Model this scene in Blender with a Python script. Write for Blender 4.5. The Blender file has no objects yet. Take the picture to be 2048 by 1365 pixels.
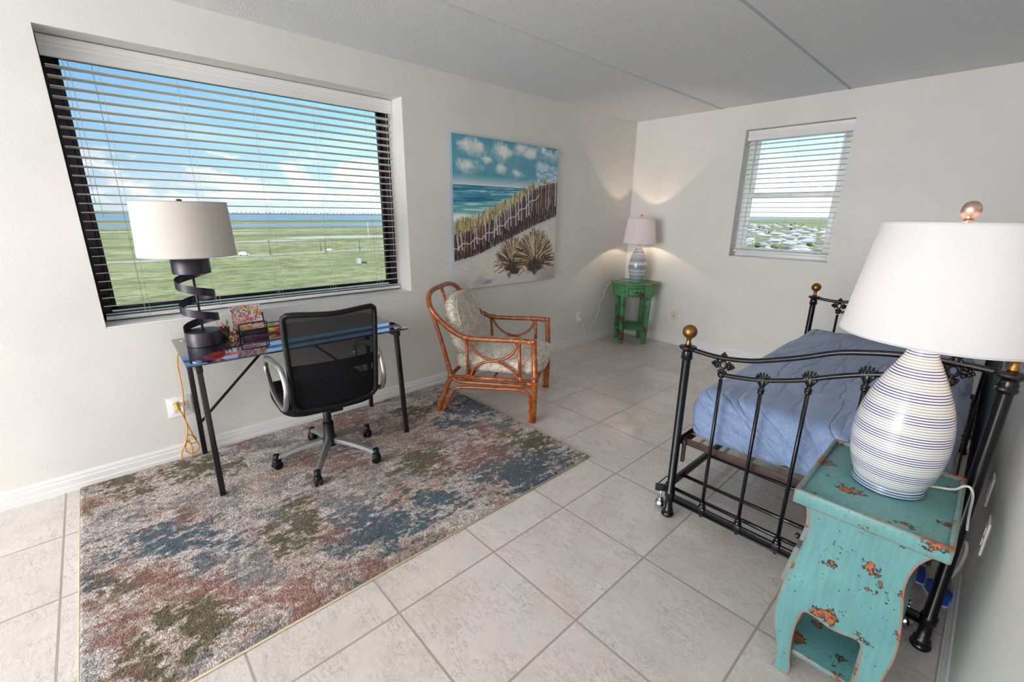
import bpy, bmesh, math, random
import numpy as np
from mathutils import Vector, Matrix, Quaternion, noise as mnoise
PI = math.pi
sc = bpy.context.scene
COL = sc.collection
# ------------------------------------------------------------------ camera
CAM = (3.077, -4.7626, 1.4328)
YAW, PITCH, ROLL = 0.820626, 0.278351, 0.0109563
fw = Vector((-math.sin(YAW)*math.cos(PITCH), math.cos(YAW)*math.cos(PITCH), -math.sin(PITCH)))
rt = Vector((math.cos(YAW), math.sin(YAW), 0)); up = rt.cross(fw)
rt2 = math.cos(ROLL)*rt + math.sin(ROLL)*up; up2 = -math.sin(ROLL)*rt + math.cos(ROLL)*up
cd = bpy.data.cameras.new('camera'); cam = bpy.data.objects.new('camera', cd); COL.objects.link(cam)
M = Matrix((rt2, up2, -fw)).transposed().to_4x4(); M.translation = Vector(CAM)
cam.matrix_world = M
cd.sensor_width = 36; cd.sensor_fit = 'HORIZONTAL'; cd.lens = 890.43*36/2048
cd.clip_start = 0.02; cd.clip_end = 40000
sc.camera = cam
# ------------------------------------------------------------------ view / world / lights
sc.view_settings.view_transform = 'Standard'; sc.view_settings.look = 'None'
sc.view_settings.exposure = 0.0; sc.view_settings.gamma = 1.0; sc.view_settings.use_curve_mapping = False
sc.cycles.use_denoising = True
sc.cycles.max_bounces = 8; sc.cycles.diffuse_bounces = 5; sc.cycles.transparent_max_bounces = 12
sc.cycles.sample_clamp_indirect = 6.0
sc.cycles.caustics_reflective = False; sc.cycles.caustics_refractive = False

def lin(c):
    return tuple((x/12.92 if x <= .04045 else ((x+.055)/1.055)**2.4) for x in [v/255 for v in c[:3]])
def L4(c): return (*lin(c), 1)

class NB:
    """small node builder"""
    def __init__(s, nt): s.nt = nt; nt.nodes.clear()
    def n(s, t, ins=None, **kw):
        nd = s.nt.nodes.new(t)
        for k, v in kw.items(): setattr(nd, k, v)
        for k, v in (ins or {}).items():
            sk = nd.inputs[k]
            if hasattr(v, 'is_output'): s.nt.links.new(v, sk)
            elif hasattr(v, 'outputs'): s.nt.links.new(v.outputs[0], sk)
            else: sk.default_value = v
        return nd
    def m(s, op, a, b=0.0, c=0.0, clamp=False):
        return s.n('ShaderNodeMath', {0: a, 1: b, 2: c}, operation=op, use_clamp=clamp).outputs[0]
    def ramp(s, f, stops, interp='LINEAR'):
        r = s.n('ShaderNodeValToRGB', {0: f}); cr = r.color_ramp; cr.interpolation = interp
        while len(cr.elements) < len(stops): cr.elements.new(.5)
        for e, (p, c) in zip(cr.elements, stops): e.position = p; e.color = c if len(c) == 4 else (*c, 1)
        return r.outputs[0]
    def mix(s, f, a, b, bt='MIX'):
        nd = s.nt.nodes.new('ShaderNodeMix'); nd.data_type = 'RGBA'; nd.blend_type = bt
        for i, v in ((0, f), (6, a), (7, b)):
            if hasattr(v, 'is_output'): s.nt.links.new(v, nd.inputs[i])
            else: nd.inputs[i].default_value = v
        return nd.outputs[2]
    def noise(s, vec, scale, detail=3, rough=.5, out=0, dist=0):
        return s.n('ShaderNodeTexNoise', {'Vector': vec, 'Scale': scale, 'Detail': detail, 'Roughness': rough, 'Distortion': dist}).outputs[out]

def world():
    w = bpy.data.worlds.new('world'); sc.world = w; w.use_nodes = True
    b = NB(w.node_tree)
    tc = b.n('ShaderNodeTexCoord').outputs['Generated']
    sp = b.n('ShaderNodeSeparateXYZ', {0: tc})
    x, y, z = sp.outputs
    el = b.m('MULTIPLY', z, 1.0)
    sky = b.ramp(el, [(0.0, L4((200, 222, 234))), (.06, L4((172, 210, 236))), (.14, L4((144, 197, 238))), (.26, L4((120, 180, 234))), (1, L4((80, 135, 205)))])
    v = b.n('ShaderNodeMapping', {0: tc, 'Scale': (1, 1, 2.2)}).outputs[0]
    n1 = b.noise(v, 15.0, 9, .58, dist=.25); n0 = b.noise(v, 3.2, 3)
    mask = b.ramp(el, [(0.0, (.2, .2, .2, 1)), (.02, (.9, .9, .9, 1)), (.05, (1, 1, 1, 1)), (.10, (.55, .55, .55, 1)), (.14, (0, 0, 0, 1))])
    f = b.m('ADD', b.m('ADD', b.m('MULTIPLY', n1, .62), b.m('MULTIPLY', n0, .30)), b.m('MULTIPLY', mask, .22))
    cl = b.ramp(f, [(.625, (0, 0, 0, 1)), (.70, (1, 1, 1, 1))])
    v2 = b.n('ShaderNodeMapping', {0: tc, 'Scale': (1, 1, 5)}).outputs[0]
    hz = b.ramp(b.noise(v2, 4, 6, .6), [(.48, (0, 0, 0, 1)), (.75, (.45, .45, .45, 1))])
    c = b.mix(hz, sky, L4((222, 236, 244)))
    shd = b.ramp(b.noise(v, 22, 4, .6), [(.35, L4((206, 218, 228))), (.6, L4((246, 249, 250)))])
    c = b.mix(cl, c, shd)
    # sky opposite the sun is calmer, towards +y it is a little brighter
    yy = b.m('MULTIPLY_ADD', b.m('MAXIMUM', y, 0.0), 1.5, 1.08)
    bg = b.n('ShaderNodeBackground', {0: c, 1: b.m('MULTIPLY', yy, 1.0)})
    b.n('ShaderNodeOutputWorld', {0: bg.outputs[0]})
world()

def light(name, kind, loc, energy, color=(1, 1, 1), **kw):
    l = bpy.data.lights.new(name, kind); l.energy = energy; l.color = color
    o = bpy.data.objects.new(name, l); COL.objects.link(o); o.location = loc
    rot = kw.pop('rot', None)
    if rot: o.rotation_euler = rot
    for k, v in kw.items(): setattr(l, k, v)
    return o
light('sun', 'SUN', (0, 0, 40), 4.0, (1, .96, .88), angle=.02, rot=(0, math.radians(42), math.radians(-25)))
# unseen fill lights added behind the camera to even out the room
light('rear_fill_area', 'AREA', (1.6, -10.7, 1.3), 248, (.975, .985, 1), shape='RECTANGLE', size=2.7, size_y=2.1, rot=(PI/2, 0, 0))  # added soft fill before the solid end wall, no door there
light('rear_fill_point', 'POINT', (2.4, -9.6, 1.9), 88, (.99, .99, 1), shadow_soft_size=.5)  # added fill light with no fixture

light('ceiling_fill', 'AREA', (2.3, -7.0, 1.75), 28, (.98, .99, 1), shape='DISK', size=.5, rot=(PI, 0, 0))  # added upward fill to brighten the ceiling, no fixture

# ------------------------------------------------------------------ mesh helpers
def catmull(pts, seg=8, closed=False):
    P = [Vector(p) for p in pts]; n = len(P); out = []
    rng = range(n if closed else n-1)
    for i in rng:
        p0 = P[(i-1) % n] if (closed or i > 0) else P[0]*2-P[1]
        p1 = P[i]; p2 = P[(i+1) % n]
        p3 = P[(i+2) % n] if (closed or i+2 < n) else P[-1]*2-P[-2]
        for k in range(seg):
            t = k/seg
            out.append(.5*((2*p1)+(-p0+p2)*t+(2*p0-5*p1+4*p2-p3)*t*t+(-p0+3*p1-3*p2+p3)*t**3))
    if not closed: out.append(P[-1])
    return out

class MB:
    def __init__(s): s.v = []; s.f = []; s.mi = []; s.cur = 0; s.sm = []
    def add(s, vs, fs, smooth=True):
        o = len(s.v); s.v += [tuple(v) for v in vs]; s.f += [tuple(i+o for i in f) for f in fs]
        s.mi += [s.cur]*len(fs); s.sm += [smooth]*len(fs); return s
    def box(s, lo, hi, bevel=0, rot=None, origin=None, seg=2):
        bm = bmesh.new(); bmesh.ops.create_cube(bm, size=1)
        c = [(a+b)/2 for a, b in zip(lo, hi)]; d = [abs(b-a) for a, b in zip(lo, hi)]
        for v in bm.verts: v.co = Vector((v.co.x*d[0], v.co.y*d[1], v.co.z*d[2]))
        if bevel: bmesh.ops.bevel(bm, geom=bm.edges[:], offset=min(bevel, min(d)*.45), segments=seg, affect='EDGES', profile=.5)
        for v in bm.verts:
            if rot is not None: v.co = rot @ v.co
            v.co += Vector(c)
        bm.verts.index_update()
        s.add([v.co for v in bm.verts], [[v.index for v in f.verts] for f in bm.faces], bevel > 0); bm.free(); return s
    def bar(s, a, b, w, h, upv=(0, 0, 1), bevel=0):
        a = Vector(a); b = Vector(b); d = (b-a); ln = d.length; x = d.normalized()
        u = Vector(upv); y = u.cross(x)
        if y.length < 1e-4: y = Vector((1, 0, 0)).cross(x)
        y.normalize(); z = x.cross(y)
        R = Matrix((x, y, z)).transposed(); c = (a+b)/2
        return s.box([c[0]-ln/2, c[1]-w/2, c[2]-h/2], [c[0]+ln/2, c[1]+w/2, c[2]+h/2], bevel, R)
    def tube(s, pts, r, n=10, closed=False, smooth_seg=0, cap=True, flat=None):
        P = catmull(pts, smooth_seg, closed) if smooth_seg else [Vector(p) for p in pts]
        m = len(P); rs = r if hasattr(r, '__len__') else [r]*m
        if len(rs) != m:
            rs = [np.interp(i/(m-1), np.linspace(0, 1, len(rs)), rs) for i in range(m)]
        T = []
        for i in range(m):
            a = P[(i-1) % m] if (closed or i > 0) else P[i]; b2 = P[(i+1) % m] if (closed or i < m-1) else P[i]
            d = b2-a; T.append(d.normalized() if d.length > 1e-9 else Vector((0, 0, 1)))
        ref = Vector((0, 0, 1)) if abs(T[0].z) < .9 else Vector((1, 0, 0))
        nrm = (ref-T[0]*ref.dot(T[0])).normalized(); vs = []
        for i in range(m):
            if i:
                ax = T[i-1].cross(T[i])
                if ax.length > 1e-7: nrm = Quaternion(ax.normalized(), T[i-1].angle(T[i])) @ nrm
                nrm = (nrm-T[i]*nrm.dot(T[i])).normalized()
            bn = T[i].cross(nrm)
            for k in range(n):
                a = 2*PI*k/n; vs.append(P[i]+(nrm*math.cos(a)+bn*math.sin(a))*rs[i])
        fs = []
        for i in range(m if closed else m-1):
            for k in range(n):
                a = i*n+k; b_ = i*n+(k+1) % n; c = ((i+1) % m)*n+(k+1) % n; d = ((i+1) % m)*n+k
                fs.append((a, b_, c, d))
        if cap and not closed: fs.append(tuple(range(n))[::-1]); fs.append(tuple((m-1)*n+k for k in range(n)))
        return s.add(vs, fs)
    def lathe(s, prof, c=(0, 0, 0), n=24, axis=None, cap=True):
        vs = []; R = None
        if axis is not None: R = Vector((0, 0, 1)).rotation_difference(Vector(axis).normalized())
        for (r, z) in prof:
            for k in range(n):
                a = 2*PI*k/n; v = Vector((r*math.cos(a), r*math.sin(a), z))
                if R: v = R @ v
                vs.append(v+Vector(c))
        fs = [(i*n+k, i*n+(k+1) % n, (i+1)*n+(k+1) % n, (i+1)*n+k) for i in range(len(prof)-1) for k in range(n)]
        if cap:
            if prof[0][0] > 1e-5: fs.append(tuple(range(n))[::-1])
            if prof[-1][0] > 1e-5: fs.append(tuple((len(prof)-1)*n+k for k in range(n)))
        return s.add(vs, fs)
    def sphere(s, c, r, n=16, m=10, sc_=(1, 1, 1)):
        pr = [(max(1e-6, math.sin(PI*i/m)), -math.cos(PI*i/m)) for i in range(m+1)]
        vs = []; c = Vector(c)
        for (a, z) in pr:
            for k in range(n):
                t = 2*PI*k/n; vs.append(c+Vector((a*math.cos(t)*r*sc_[0], a*math.sin(t)*r*sc_[1], z*r*sc_[2])))
        fs = [(i*n+k, i*n+(k+1) % n, (i+1)*n+(k+1) % n, (i+1)*n+k) for i in range(m) for k in range(n)]
        return s.add(vs, fs)
    def superell(s, c, abc, e1, e2, n=40, m=24, fn=None, rot=None):
        def pw(x, e): return math.copysign(abs(x)**e, x)
        vs = []; c = Vector(c)
        for i in range(m+1):
            ph = -PI/2+PI*i/m
            for k in range(n):
                t = 2*PI*k/n
                v = Vector((abc[0]*pw(math.cos(ph), e1)*pw(math.cos(t), e2), abc[1]*pw(math.cos(ph), e1)*pw(math.sin(t), e2), abc[2]*pw(math.sin(ph), e1)))
                if fn: v = fn(v)
                if rot is not None: v = rot @ v
                vs.append(v+c)
        fs = [(i*n+k, i*n+(k+1) % n, (i+1)*n+(k+1) % n, (i+1)*n+k) for i in range(m) for k in range(n)]
        return s.add(vs, fs)
    def prism(s, poly, a0, a1, axis='y', smooth=False):
        """polygon in the plane across `axis`, extruded a0..a1. poly pairs = the two other axes in order"""
        def P(p, a):
            return {'x': (a, p[0], p[1]), 'y': (p[0], a, p[1]), 'z': (p[0], p[1], a)}[axis]
        n = len(poly); vs = [P(p, a0) for p in poly]+[P(p, a1) for p in poly]
        fs = [tuple(range(n))[::-1], tuple(range(n, 2*n))]+[(i, (i+1) % n, n+(i+1) % n, n+i) for i in range(n)]
        return s.add(vs, fs, smooth)
    def build(s, name, mats, parent=None, weld=True, auto=None):
        me = bpy.data.meshes.new(name); me.from_pydata(s.v, [], s.f)
        mats = mats if isinstance(mats, (list, tuple)) else [mats]
        for m_ in mats: me.materials.append(m_)
        me.polygons.foreach_set('material_index', s.mi); me.polygons.foreach_set('use_smooth', s.sm)
        me.update()
        bm = bmesh.new(); bm.from_mesh(me)
        if weld: bmesh.ops.remove_doubles(bm, verts=bm.verts, dist=1e-6)
        bmesh.ops.recalc_face_normals(bm, faces=bm.faces)
        bm.to_mesh(me); bm.free()
        if auto: me.set_sharp_from_angle(angle=math.radians(auto))
        o = bpy.data.objects.new(name, me); COL.objects.link(o)
        if parent: o.parent = parent
        return o

def empty(name, loc=(0, 0, 0), rz=0):
    o = bpy.data.objects.new(name, None); COL.objects.link(o); o.location = loc; o.rotation_euler = (0, 0, rz)
    o.empty_display_size = .1; return o
def tag(o, label, cat=None, group=None, kind=None):
    o['label'] = label
    if cat: o['category'] = cat
    if group: o['group'] = group
    if kind: o['kind'] = kind
    return o

def grid_mesh(name, mat, nu, nv, pos, colf, parent=None, attr='pattern'):
    """grid with a per-point colour attribute (the pattern of the thing itself)"""
    U, V = np.meshgrid(np.linspace(0, 1, nu), np.linspace(0, 1, nv))
    P = pos(U, V).reshape(-1, 3)
    idx = np.arange(nu*nv).reshape(nv, nu)
    F = np.stack([idx[:-1, :-1], idx[:-1, 1:], idx[1:, 1:], idx[1:, :-1]], -1).reshape(-1, 4)
    me = bpy.data.meshes.new(name)
    me.vertices.add(len(P)); me.vertices.foreach_set('co', P.astype(np.float32).ravel())
    me.loops.add(F.size); me.loops.foreach_set('vertex_index', F.astype(np.int32).ravel())
    me.polygons.add(len(F)); me.polygons.foreach_set('loop_start', np.arange(0, F.size, 4, dtype=np.int32))
    me.polygons.foreach_set('use_smooth', np.ones(len(F), dtype=bool))
    me.update(calc_edges=True); me.validate()
    C = colf(U, V).reshape(-1, 3)
    C = np.where(C <= .04045, C/12.92, ((np.clip(C, 0, 1)+.055)/1.055)**2.4)
    at = me.color_attributes.new(attr, 'FLOAT_COLOR', 'POINT')
    at.data.foreach_set('color', np.concatenate([C, np.ones((len(C), 1))], 1).astype(np.float32).ravel())
    me.materials.append(mat)
    o = bpy.data.objects.new(name, me); COL.objects.link(o)
    if parent: o.parent = parent
    return o

rs = np.random.RandomState(7)
def vnoise(U, V, s, seed=0, octaves=4, rough=.55):
    """fractal value noise on arrays"""
    r = np.random.RandomState(seed); out = 0; amp = 1; tot = 0
    for o in range(octaves):
        T = r.rand(257, 257)
        x = U*s*(2**o)+r.rand()*50; y = V*s*(2**o)+r.rand()*50
        xi = np.floor(x).astype(int); yi = np.floor(y).astype(int); fx = x-xi; fy = y-yi
        fx = fx*fx*(3-2*fx); fy = fy*fy*(3-2*fy); xi %= 256; yi %= 256
        a = T[yi, xi]*(1-fx)+T[yi, xi+1]*fx; b = T[yi+1, xi]*(1-fx)+T[yi+1, xi+1]*fx
        out = out+amp*(a*(1-fy)+b*fy); tot += amp; amp *= rough
    return out/tot

# ------------------------------------------------------------------ materials
def mat(name, color, rough=.5, metal=0, bump=0, bscale=80, var=.06, vscale=6, coat=0, spec=.5, alpha=None, bdist=.004, sheen=0, emis=None):
    m = bpy.data.materials.new(name); m.use_nodes = True; b = NB(m.node_tree)
    co = b.n('ShaderNodeTexCoord').outputs['Object']
    c = L4(color)
    lo = tuple(x*(1-var) for x in c[:3])+(1,); hi = tuple(min(1, x*(1+var)) for x in c[:3])+(1,)
    base = b.ramp(b.noise(co, vscale, 4), [(.3, lo), (.7, hi)])
    ins = {'Base Color': base, 'Roughness': rough, 'Metallic': metal, 'Coat Weight': coat, 'Coat Roughness': .08, 'Specular IOR Level': spec, 'Sheen Weight': sheen}
    if bump:
        ins['Normal'] = b.n('ShaderNodeBump', {'Height': b.noise(co, bscale, 3), 'Strength': bump, 'Distance': bdist}).outputs[0]
    p = b.n('ShaderNodeBsdfPrincipled', ins)
    b.n('ShaderNodeOutputMaterial', {0: p.outputs[0]})
    return m

def m_wall():
    m = bpy.data.materials.new('wall_paint'); m.use_nodes = True; b = NB(m.node_tree)
    co = b.n('ShaderNodeTexCoord').outputs['Object']
    n = b.noise(co, 95, 3, .55); n2 = b.noise(co, 2.5, 3)
    base = b.ramp(n2, [(.3, L4((223, 222, 218))), (.7, L4((229, 228, 224)))])
    h = b.ramp(n, [(.45, (0, 0, 0, 1)), (.62, (1, 1, 1, 1))])
    p = b.n('ShaderNodeBsdfPrincipled', {'Base Color': base, 'Roughness': .42, 'Specular IOR Level': .35,
        'Normal': b.n('ShaderNodeBump', {'Height': h, 'Strength': .13, 'Distance': .0016}).outputs[0]})
    b.n('ShaderNodeOutputMaterial', {0: p.outputs[0]}); return m
def m_ceil():
    m = bpy.data.materials.new('ceiling_texture'); m.use_nodes = True; b = NB(m.node_tree)
    co = b.n('ShaderNodeTexCoord').outputs['Object']
    n = b.noise(co, 75, 5, .65)
    h = b.ramp(n, [(.45, (0, 0, 0, 1)), (.6, (1, 1, 1, 1))])
    p = b.n('ShaderNodeBsdfPrincipled', {'Base Color': L4((232, 235, 239)), 'Roughness': .7,
        'Normal': b.n('ShaderNodeBump', {'Height': h, 'Strength': .55, 'Distance': .004}).outputs[0]})
    b.n('ShaderNodeOutputMaterial', {0: p.outputs[0]}); return m
TS, TX, TY = .462, .4521, -2.7797
def m_tile():
    m = bpy.data.materials.new('marble_tile'); m.use_nodes = True; b = NB(m.node_tree)
    co = b.n('ShaderNodeTexCoord').outputs['Object']; sp = b.n('ShaderNodeSeparateXYZ', {0: co})
    u = b.m('DIVIDE', b.m('SUBTRACT', sp.outputs[0], TX), TS); v = b.m('DIVIDE', b.m('SUBTRACT', sp.outputs[1], TY), TS)
    def edge(a):
        f = b.m('FRACT', a); return b.m('MINIMUM', f, b.m('SUBTRACT', 1.0, f))
    e = b.m('MINIMUM', edge(u), edge(v))
    g = b.ramp(b.m('MULTIPLY', e, TS*100), [(.36, (0, 0, 0, 1)), (.44, (1, 1, 1, 1))])      # 0 = grout
    cell = b.n('ShaderNodeCombineXYZ', {0: b.m('FLOOR', u), 1: b.m('FLOOR', v), 2: 0.0}).outputs[0]
    wn = b.n('ShaderNodeTexWhiteNoise', {0: cell}).outputs['Color']
    off = b.n('ShaderNodeVectorMath', {0: wn, 1: (9, 9, 9)}, operation='MULTIPLY').outputs[0]
    vv = b.n('ShaderNodeVectorMath', {0: co, 1: off}, operation='ADD').outputs[0]
    a1 = b.noise(vv, 3.2, 5, .6)
    c = b.ramp(a1, [(.3, L4((208, 199, 192))), (.55, L4((219, 211, 205))), (.75, L4((227, 220, 214)))])
    st = b.n('ShaderNodeMapping', {0: vv, 'Scale': (5.5, 15, 5), 'Rotation': (0, 0, .6)}).outputs[0]
    vein = b.noise(st, 1.9, 6, .62, dist=1.6)
    vm = b.ramp(b.m('ABSOLUTE', b.m('SUBTRACT', vein, .5)), [(0.0, (.62, .62, .62, 1)), (.012, (.25, .25, .25, 1)), (.03, (0, 0, 0, 1))])
    mk = b.ramp(b.noise(vv, 7, 3), [(.38, (0, 0, 0, 1)), (.55, (1, 1, 1, 1))])
    c = b.mix(b.m('MULTIPLY', vm, mk), c, L4((142, 134, 129)))
    li = b.ramp(b.m('ABSOLUTE', b.m('SUBTRACT', b.noise(st, 2.7, 5, .6, dist=1.2), .47)), [(0.0, (.7, .7, .7, 1)), (.03, (0, 0, 0, 1))])
    c = b.mix(b.m('MULTIPLY', li, .6), c, L4((238, 235, 230)))
    pk = b.ramp(b.noise(vv, 4.1, 3), [(.58, (0, 0, 0, 1)), (.75, (.3, .3, .3, 1))])
    c = b.mix(pk, c, L4((214, 196, 188)))
    c = b.mix(g, L4((168, 160, 153)), c)
    rough = b.m('ADD', b.m('MULTIPLY', g, -.58), .67)
    hh = b.m('ADD', b.m('MULTIPLY', g, 1.0), b.m('MULTIPLY', vein, .12))
    p = b.n('ShaderNodeBsdfPrincipled', {'Base Color': c, 'Roughness': rough, 'Specular IOR Level': .5,
        'Normal': b.n('ShaderNodeBump', {'Height': hh, 'Strength': .35, 'Distance': .002}).outputs[0]})
    b.n('ShaderNodeOutputMaterial', {0: p.outputs[0]}); return m

def m_attr(name, attr='pattern', rough=.5, bump=None, spec=.5, coat=0, tips=0, sheen=0):
    m = bpy.data.materials.new(name); m.use_nodes = True; b = NB(m.node_tree)
    co = b.n('ShaderNodeTexCoord').outputs['Object']
    c = b.n('ShaderNodeAttribute', attribute_name=attr).outputs['Color']
    ins = {'Roughness': rough, 'Specular IOR Level': spec, 'Coat Weight': coat, 'Coat Roughness': .04, 'Sheen Weight': sheen}
    if bump:
        sc_, st, di = bump
        h = b.noise(co, sc_, 3, .6)
        if tips:
            vo = b.n('ShaderNodeTexVoronoi', {'Vector': co, 'Scale': tips, 'Randomness': 1.0})
            r = b.n('ShaderNodeSeparateColor', {0: vo.outputs['Color']}).outputs[0]
            c = b.mix(.65, c, b.ramp(r, [(0, (.32, .30, .28, 1)), (.5, (.9, .9, .9, 1)), (1, (1.45, 1.42, 1.4, 1))]), 'MULTIPLY')
            h = b.m('ADD', b.m('MULTIPLY', b.m('SUBTRACT', 1.0, vo.outputs['Distance']), 1.0), h)
        ins['Normal'] = b.n('ShaderNodeBump', {'Height': h, 'Strength': st, 'Distance': di}).outputs[0]
    ins['Base Color'] = c
    p = b.n('ShaderNodeBsdfPrincipled', ins)
    b.n('ShaderNodeOutputMaterial', {0: p.outputs[0]}); return m

def m_distress(name, col, col2, wear=(178, 92, 42), dark=(38, 22, 16), nscale=9, thr=.66, edge=.006, rough=.42):
    """painted wood, paint chipped to bare wood in patches and worn through along the edges"""
    m = bpy.data.materials.new(name); m.use_nodes = True; b = NB(m.node_tree)
    co = b.n('ShaderNodeTexCoord').outputs['Object']
    n2 = b.noise(co, 5, 5, .6)
    base = b.ramp(n2, [(.3, L4(col)), (.7, L4(col2))])
    grain = b.noise(b.n('ShaderNodeMapping', {0: co, 'Scale': (30, 30, 3)}).outputs[0], 3, 4)
    base = b.mix(b.ramp(grain, [(.35, (.22, .22, .22, 1)), (.6, (0, 0, 0, 1))]), base, L4(tuple(int(x*.72) for x in col)))
    big = b.noise(co, nscale, 1, .5); fine = b.noise(co, 65, 4, .65)
    f = b.m('ADD', b.m('MULTIPLY', big, .62), b.m('MULTIPLY', fine, .38))
    gn = b.n('ShaderNodeNewGeometry').outputs['Normal']
    bv = b.n('ShaderNodeBevel', {'Radius': edge}, samples=4).outputs[0]
    dt = b.n('ShaderNodeVectorMath', {0: gn, 1: bv}, operation='DOT_PRODUCT').outputs['Value']
    ed = b.ramp(b.m('SUBTRACT', 1.0, dt), [(.01, (0, 0, 0, 1)), (.10, (1, 1, 1, 1))])
    f = b.m('ADD', f, b.m('MULTIPLY', ed, b.m('MULTIPLY', b.noise(co, 26, 3), .5)))
    o_ = b.ramp(f, [(thr-.030, (0, 0, 0, 1)), (thr-.026, (1, 1, 1, 1))])
    w_ = b.ramp(f, [(thr, (0, 0, 0, 1)), (thr+.006, (1, 1, 1, 1))])
    c = b.mix(o_, base, L4(dark))
    wc = b.ramp(b.noise(co, 40, 3), [(.3, L4(wear)), (.7, L4(tuple(min(255, int(x*1.15)) for x in wear)))])
    c = b.mix(w_, c, wc)
    ew = b.ramp(b.m('ADD', b.m('MULTIPLY', ed, .5), b.m('MULTIPLY', b.noise(co, 55, 4, .7), .6)), [(.56, (0, 0, 0, 1)), (.62, (.95, .95, .95, 1))])
    c = b.mix(ew, c, b.mix(w_, L4(tuple(int(x*.42) for x in wear)), wc))
    sk = b.ramp(b.noise(co, 120, 1), [(.735, (0, 0, 0, 1)), (.75, (1, 1, 1, 1))])
    c = b.mix(sk, c, L4(dark))
    p = b.n('ShaderNodeBsdfPrincipled', {'Base Color': c, 'Roughness': rough, 'Coat Weight': .12, 'Coat Roughness': .25,
        'Normal': b.n('ShaderNodeBump', {'Height': b.m('SUBTRACT', b.m('MULTIPLY', fine, .25), o_), 'Strength': .35, 'Distance': .002}).outputs[0]})
    b.n('ShaderNodeOutputMaterial', {0: p.outputs[0]}); return m

def m_shade(name, col, trans=.35):
    m = bpy.data.materials.new(name); m.use_nodes = True; b = NB(m.node_tree)
    co = b.n('ShaderNodeTexCoord').outputs['Object']
    wv = b.noise(b.n('ShaderNodeMapping', {0: co, 'Scale': (1, 1, 4)}).outputs[0], 180, 2)
    bu = b.n('ShaderNodeBump', {'Height': wv, 'Strength': .1, 'Distance': .001}).outputs[0]
    d = b.n('ShaderNodeBsdfDiffuse', {0: L4(col), 'Normal': bu}); t = b.n('ShaderNodeBsdfTranslucent', {0: L4(col)})
    x = b.n('ShaderNodeMixShader', {0: trans, 1: d.outputs[0], 2: t.outputs[0]})
    b.n('ShaderNodeOutputMaterial', {0: x.outputs[0]}); return m

def m_glass(name, tint=(1, 1, 1), refl=.06):
    m = bpy.data.materials.new(name); m.use_nodes = True; b = NB(m.node_tree)
    t = b.n('ShaderNodeBsdfTransparent', {0: (*tint, 1)}); g = b.n('ShaderNodeBsdfGlossy', {0: (1, 1, 1, 1), 1: .0})
    fr = b.n('ShaderNodeFresnel', {0: 1.45}).outputs[0]
    x = b.n('ShaderNodeMixShader', {0: b.m('MULTIPLY', fr, .9), 1: t.outputs[0], 2: g.outputs[0]})
    b.n('ShaderNodeOutputMaterial', {0: x.outputs[0]}); return m

def m_bands(name, kind):
    """ceramic glaze with thrown rings"""
    m = bpy.data.materials.new(name); m.use_nodes = True; b = NB(m.node_tree)
    co = b.n('ShaderNodeTexCoord').outputs['Object']; z = b.n('ShaderNodeSeparateXYZ', {0: co}).outputs[2]
    z = b.m('ADD', z, b.m('MULTIPLY', b.noise(co, 6, 2), .0015))
    if kind == 'fine':
        f = b.m('FRACT', b.m('DIVIDE', z, .0073))
        ln = b.ramp(b.m('ABSOLUTE', b.m('SUBTRACT', f, .5)), [(.15, (1, 1, 1, 1)), (.22, (0, 0, 0, 1))])
        grp = b.ramp(b.m('FRACT', b.m('DIVIDE', z, .0584)), [(.48, L4((44, 42, 116))), (.50, L4((160, 158, 154)))], 'CONSTANT')
        c = b.mix(ln, L4((228, 229, 231)), grp); h = ln
        low = b.ramp(z, [(.018, L4((190, 214, 222))), (.03, (1, 1, 1, 1))])
        c = b.mix(1.0, c, low, 'MULTIPLY')
        bs = .25
    else:
        f1 = b.n('ShaderNodeTexNoise', {'W': b.m('MULTIPLY', z, 26.0), 'Scale': 1.0, 'Detail': 1.0}, noise_dimensions='1D').outputs[0]
        c = b.ramp(f1, [(.38, L4((212, 216, 217))), (.47, L4((190, 196, 200))), (.52, L4((136, 142, 154))), (.60, L4((150, 156, 165))), (.68, L4((205, 210, 212)))])
        fine = b.n('ShaderNodeTexNoise', {'W': b.m('MULTIPLY', z, 300.0), 'Scale': 1.0, 'Detail': 2.0}, noise_dimensions='1D').outputs[0]
        c = b.mix(b.ramp(fine, [(.45, (0, 0, 0, 1)), (.7, (.35, .35, .35, 1))]), c, L4((120, 126, 140))); h = f1; bs = .1
    p = b.n('ShaderNodeBsdfPrincipled', {'Base Color': c, 'Roughness': .22, 'Coat Weight': .6, 'Coat Roughness': .08,
        'Normal': b.n('ShaderNodeBump', {'Height': h, 'Strength': bs, 'Distance': .001}).outputs[0]})
    b.n('ShaderNodeOutputMaterial', {0: p.outputs[0]}); return m

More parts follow.
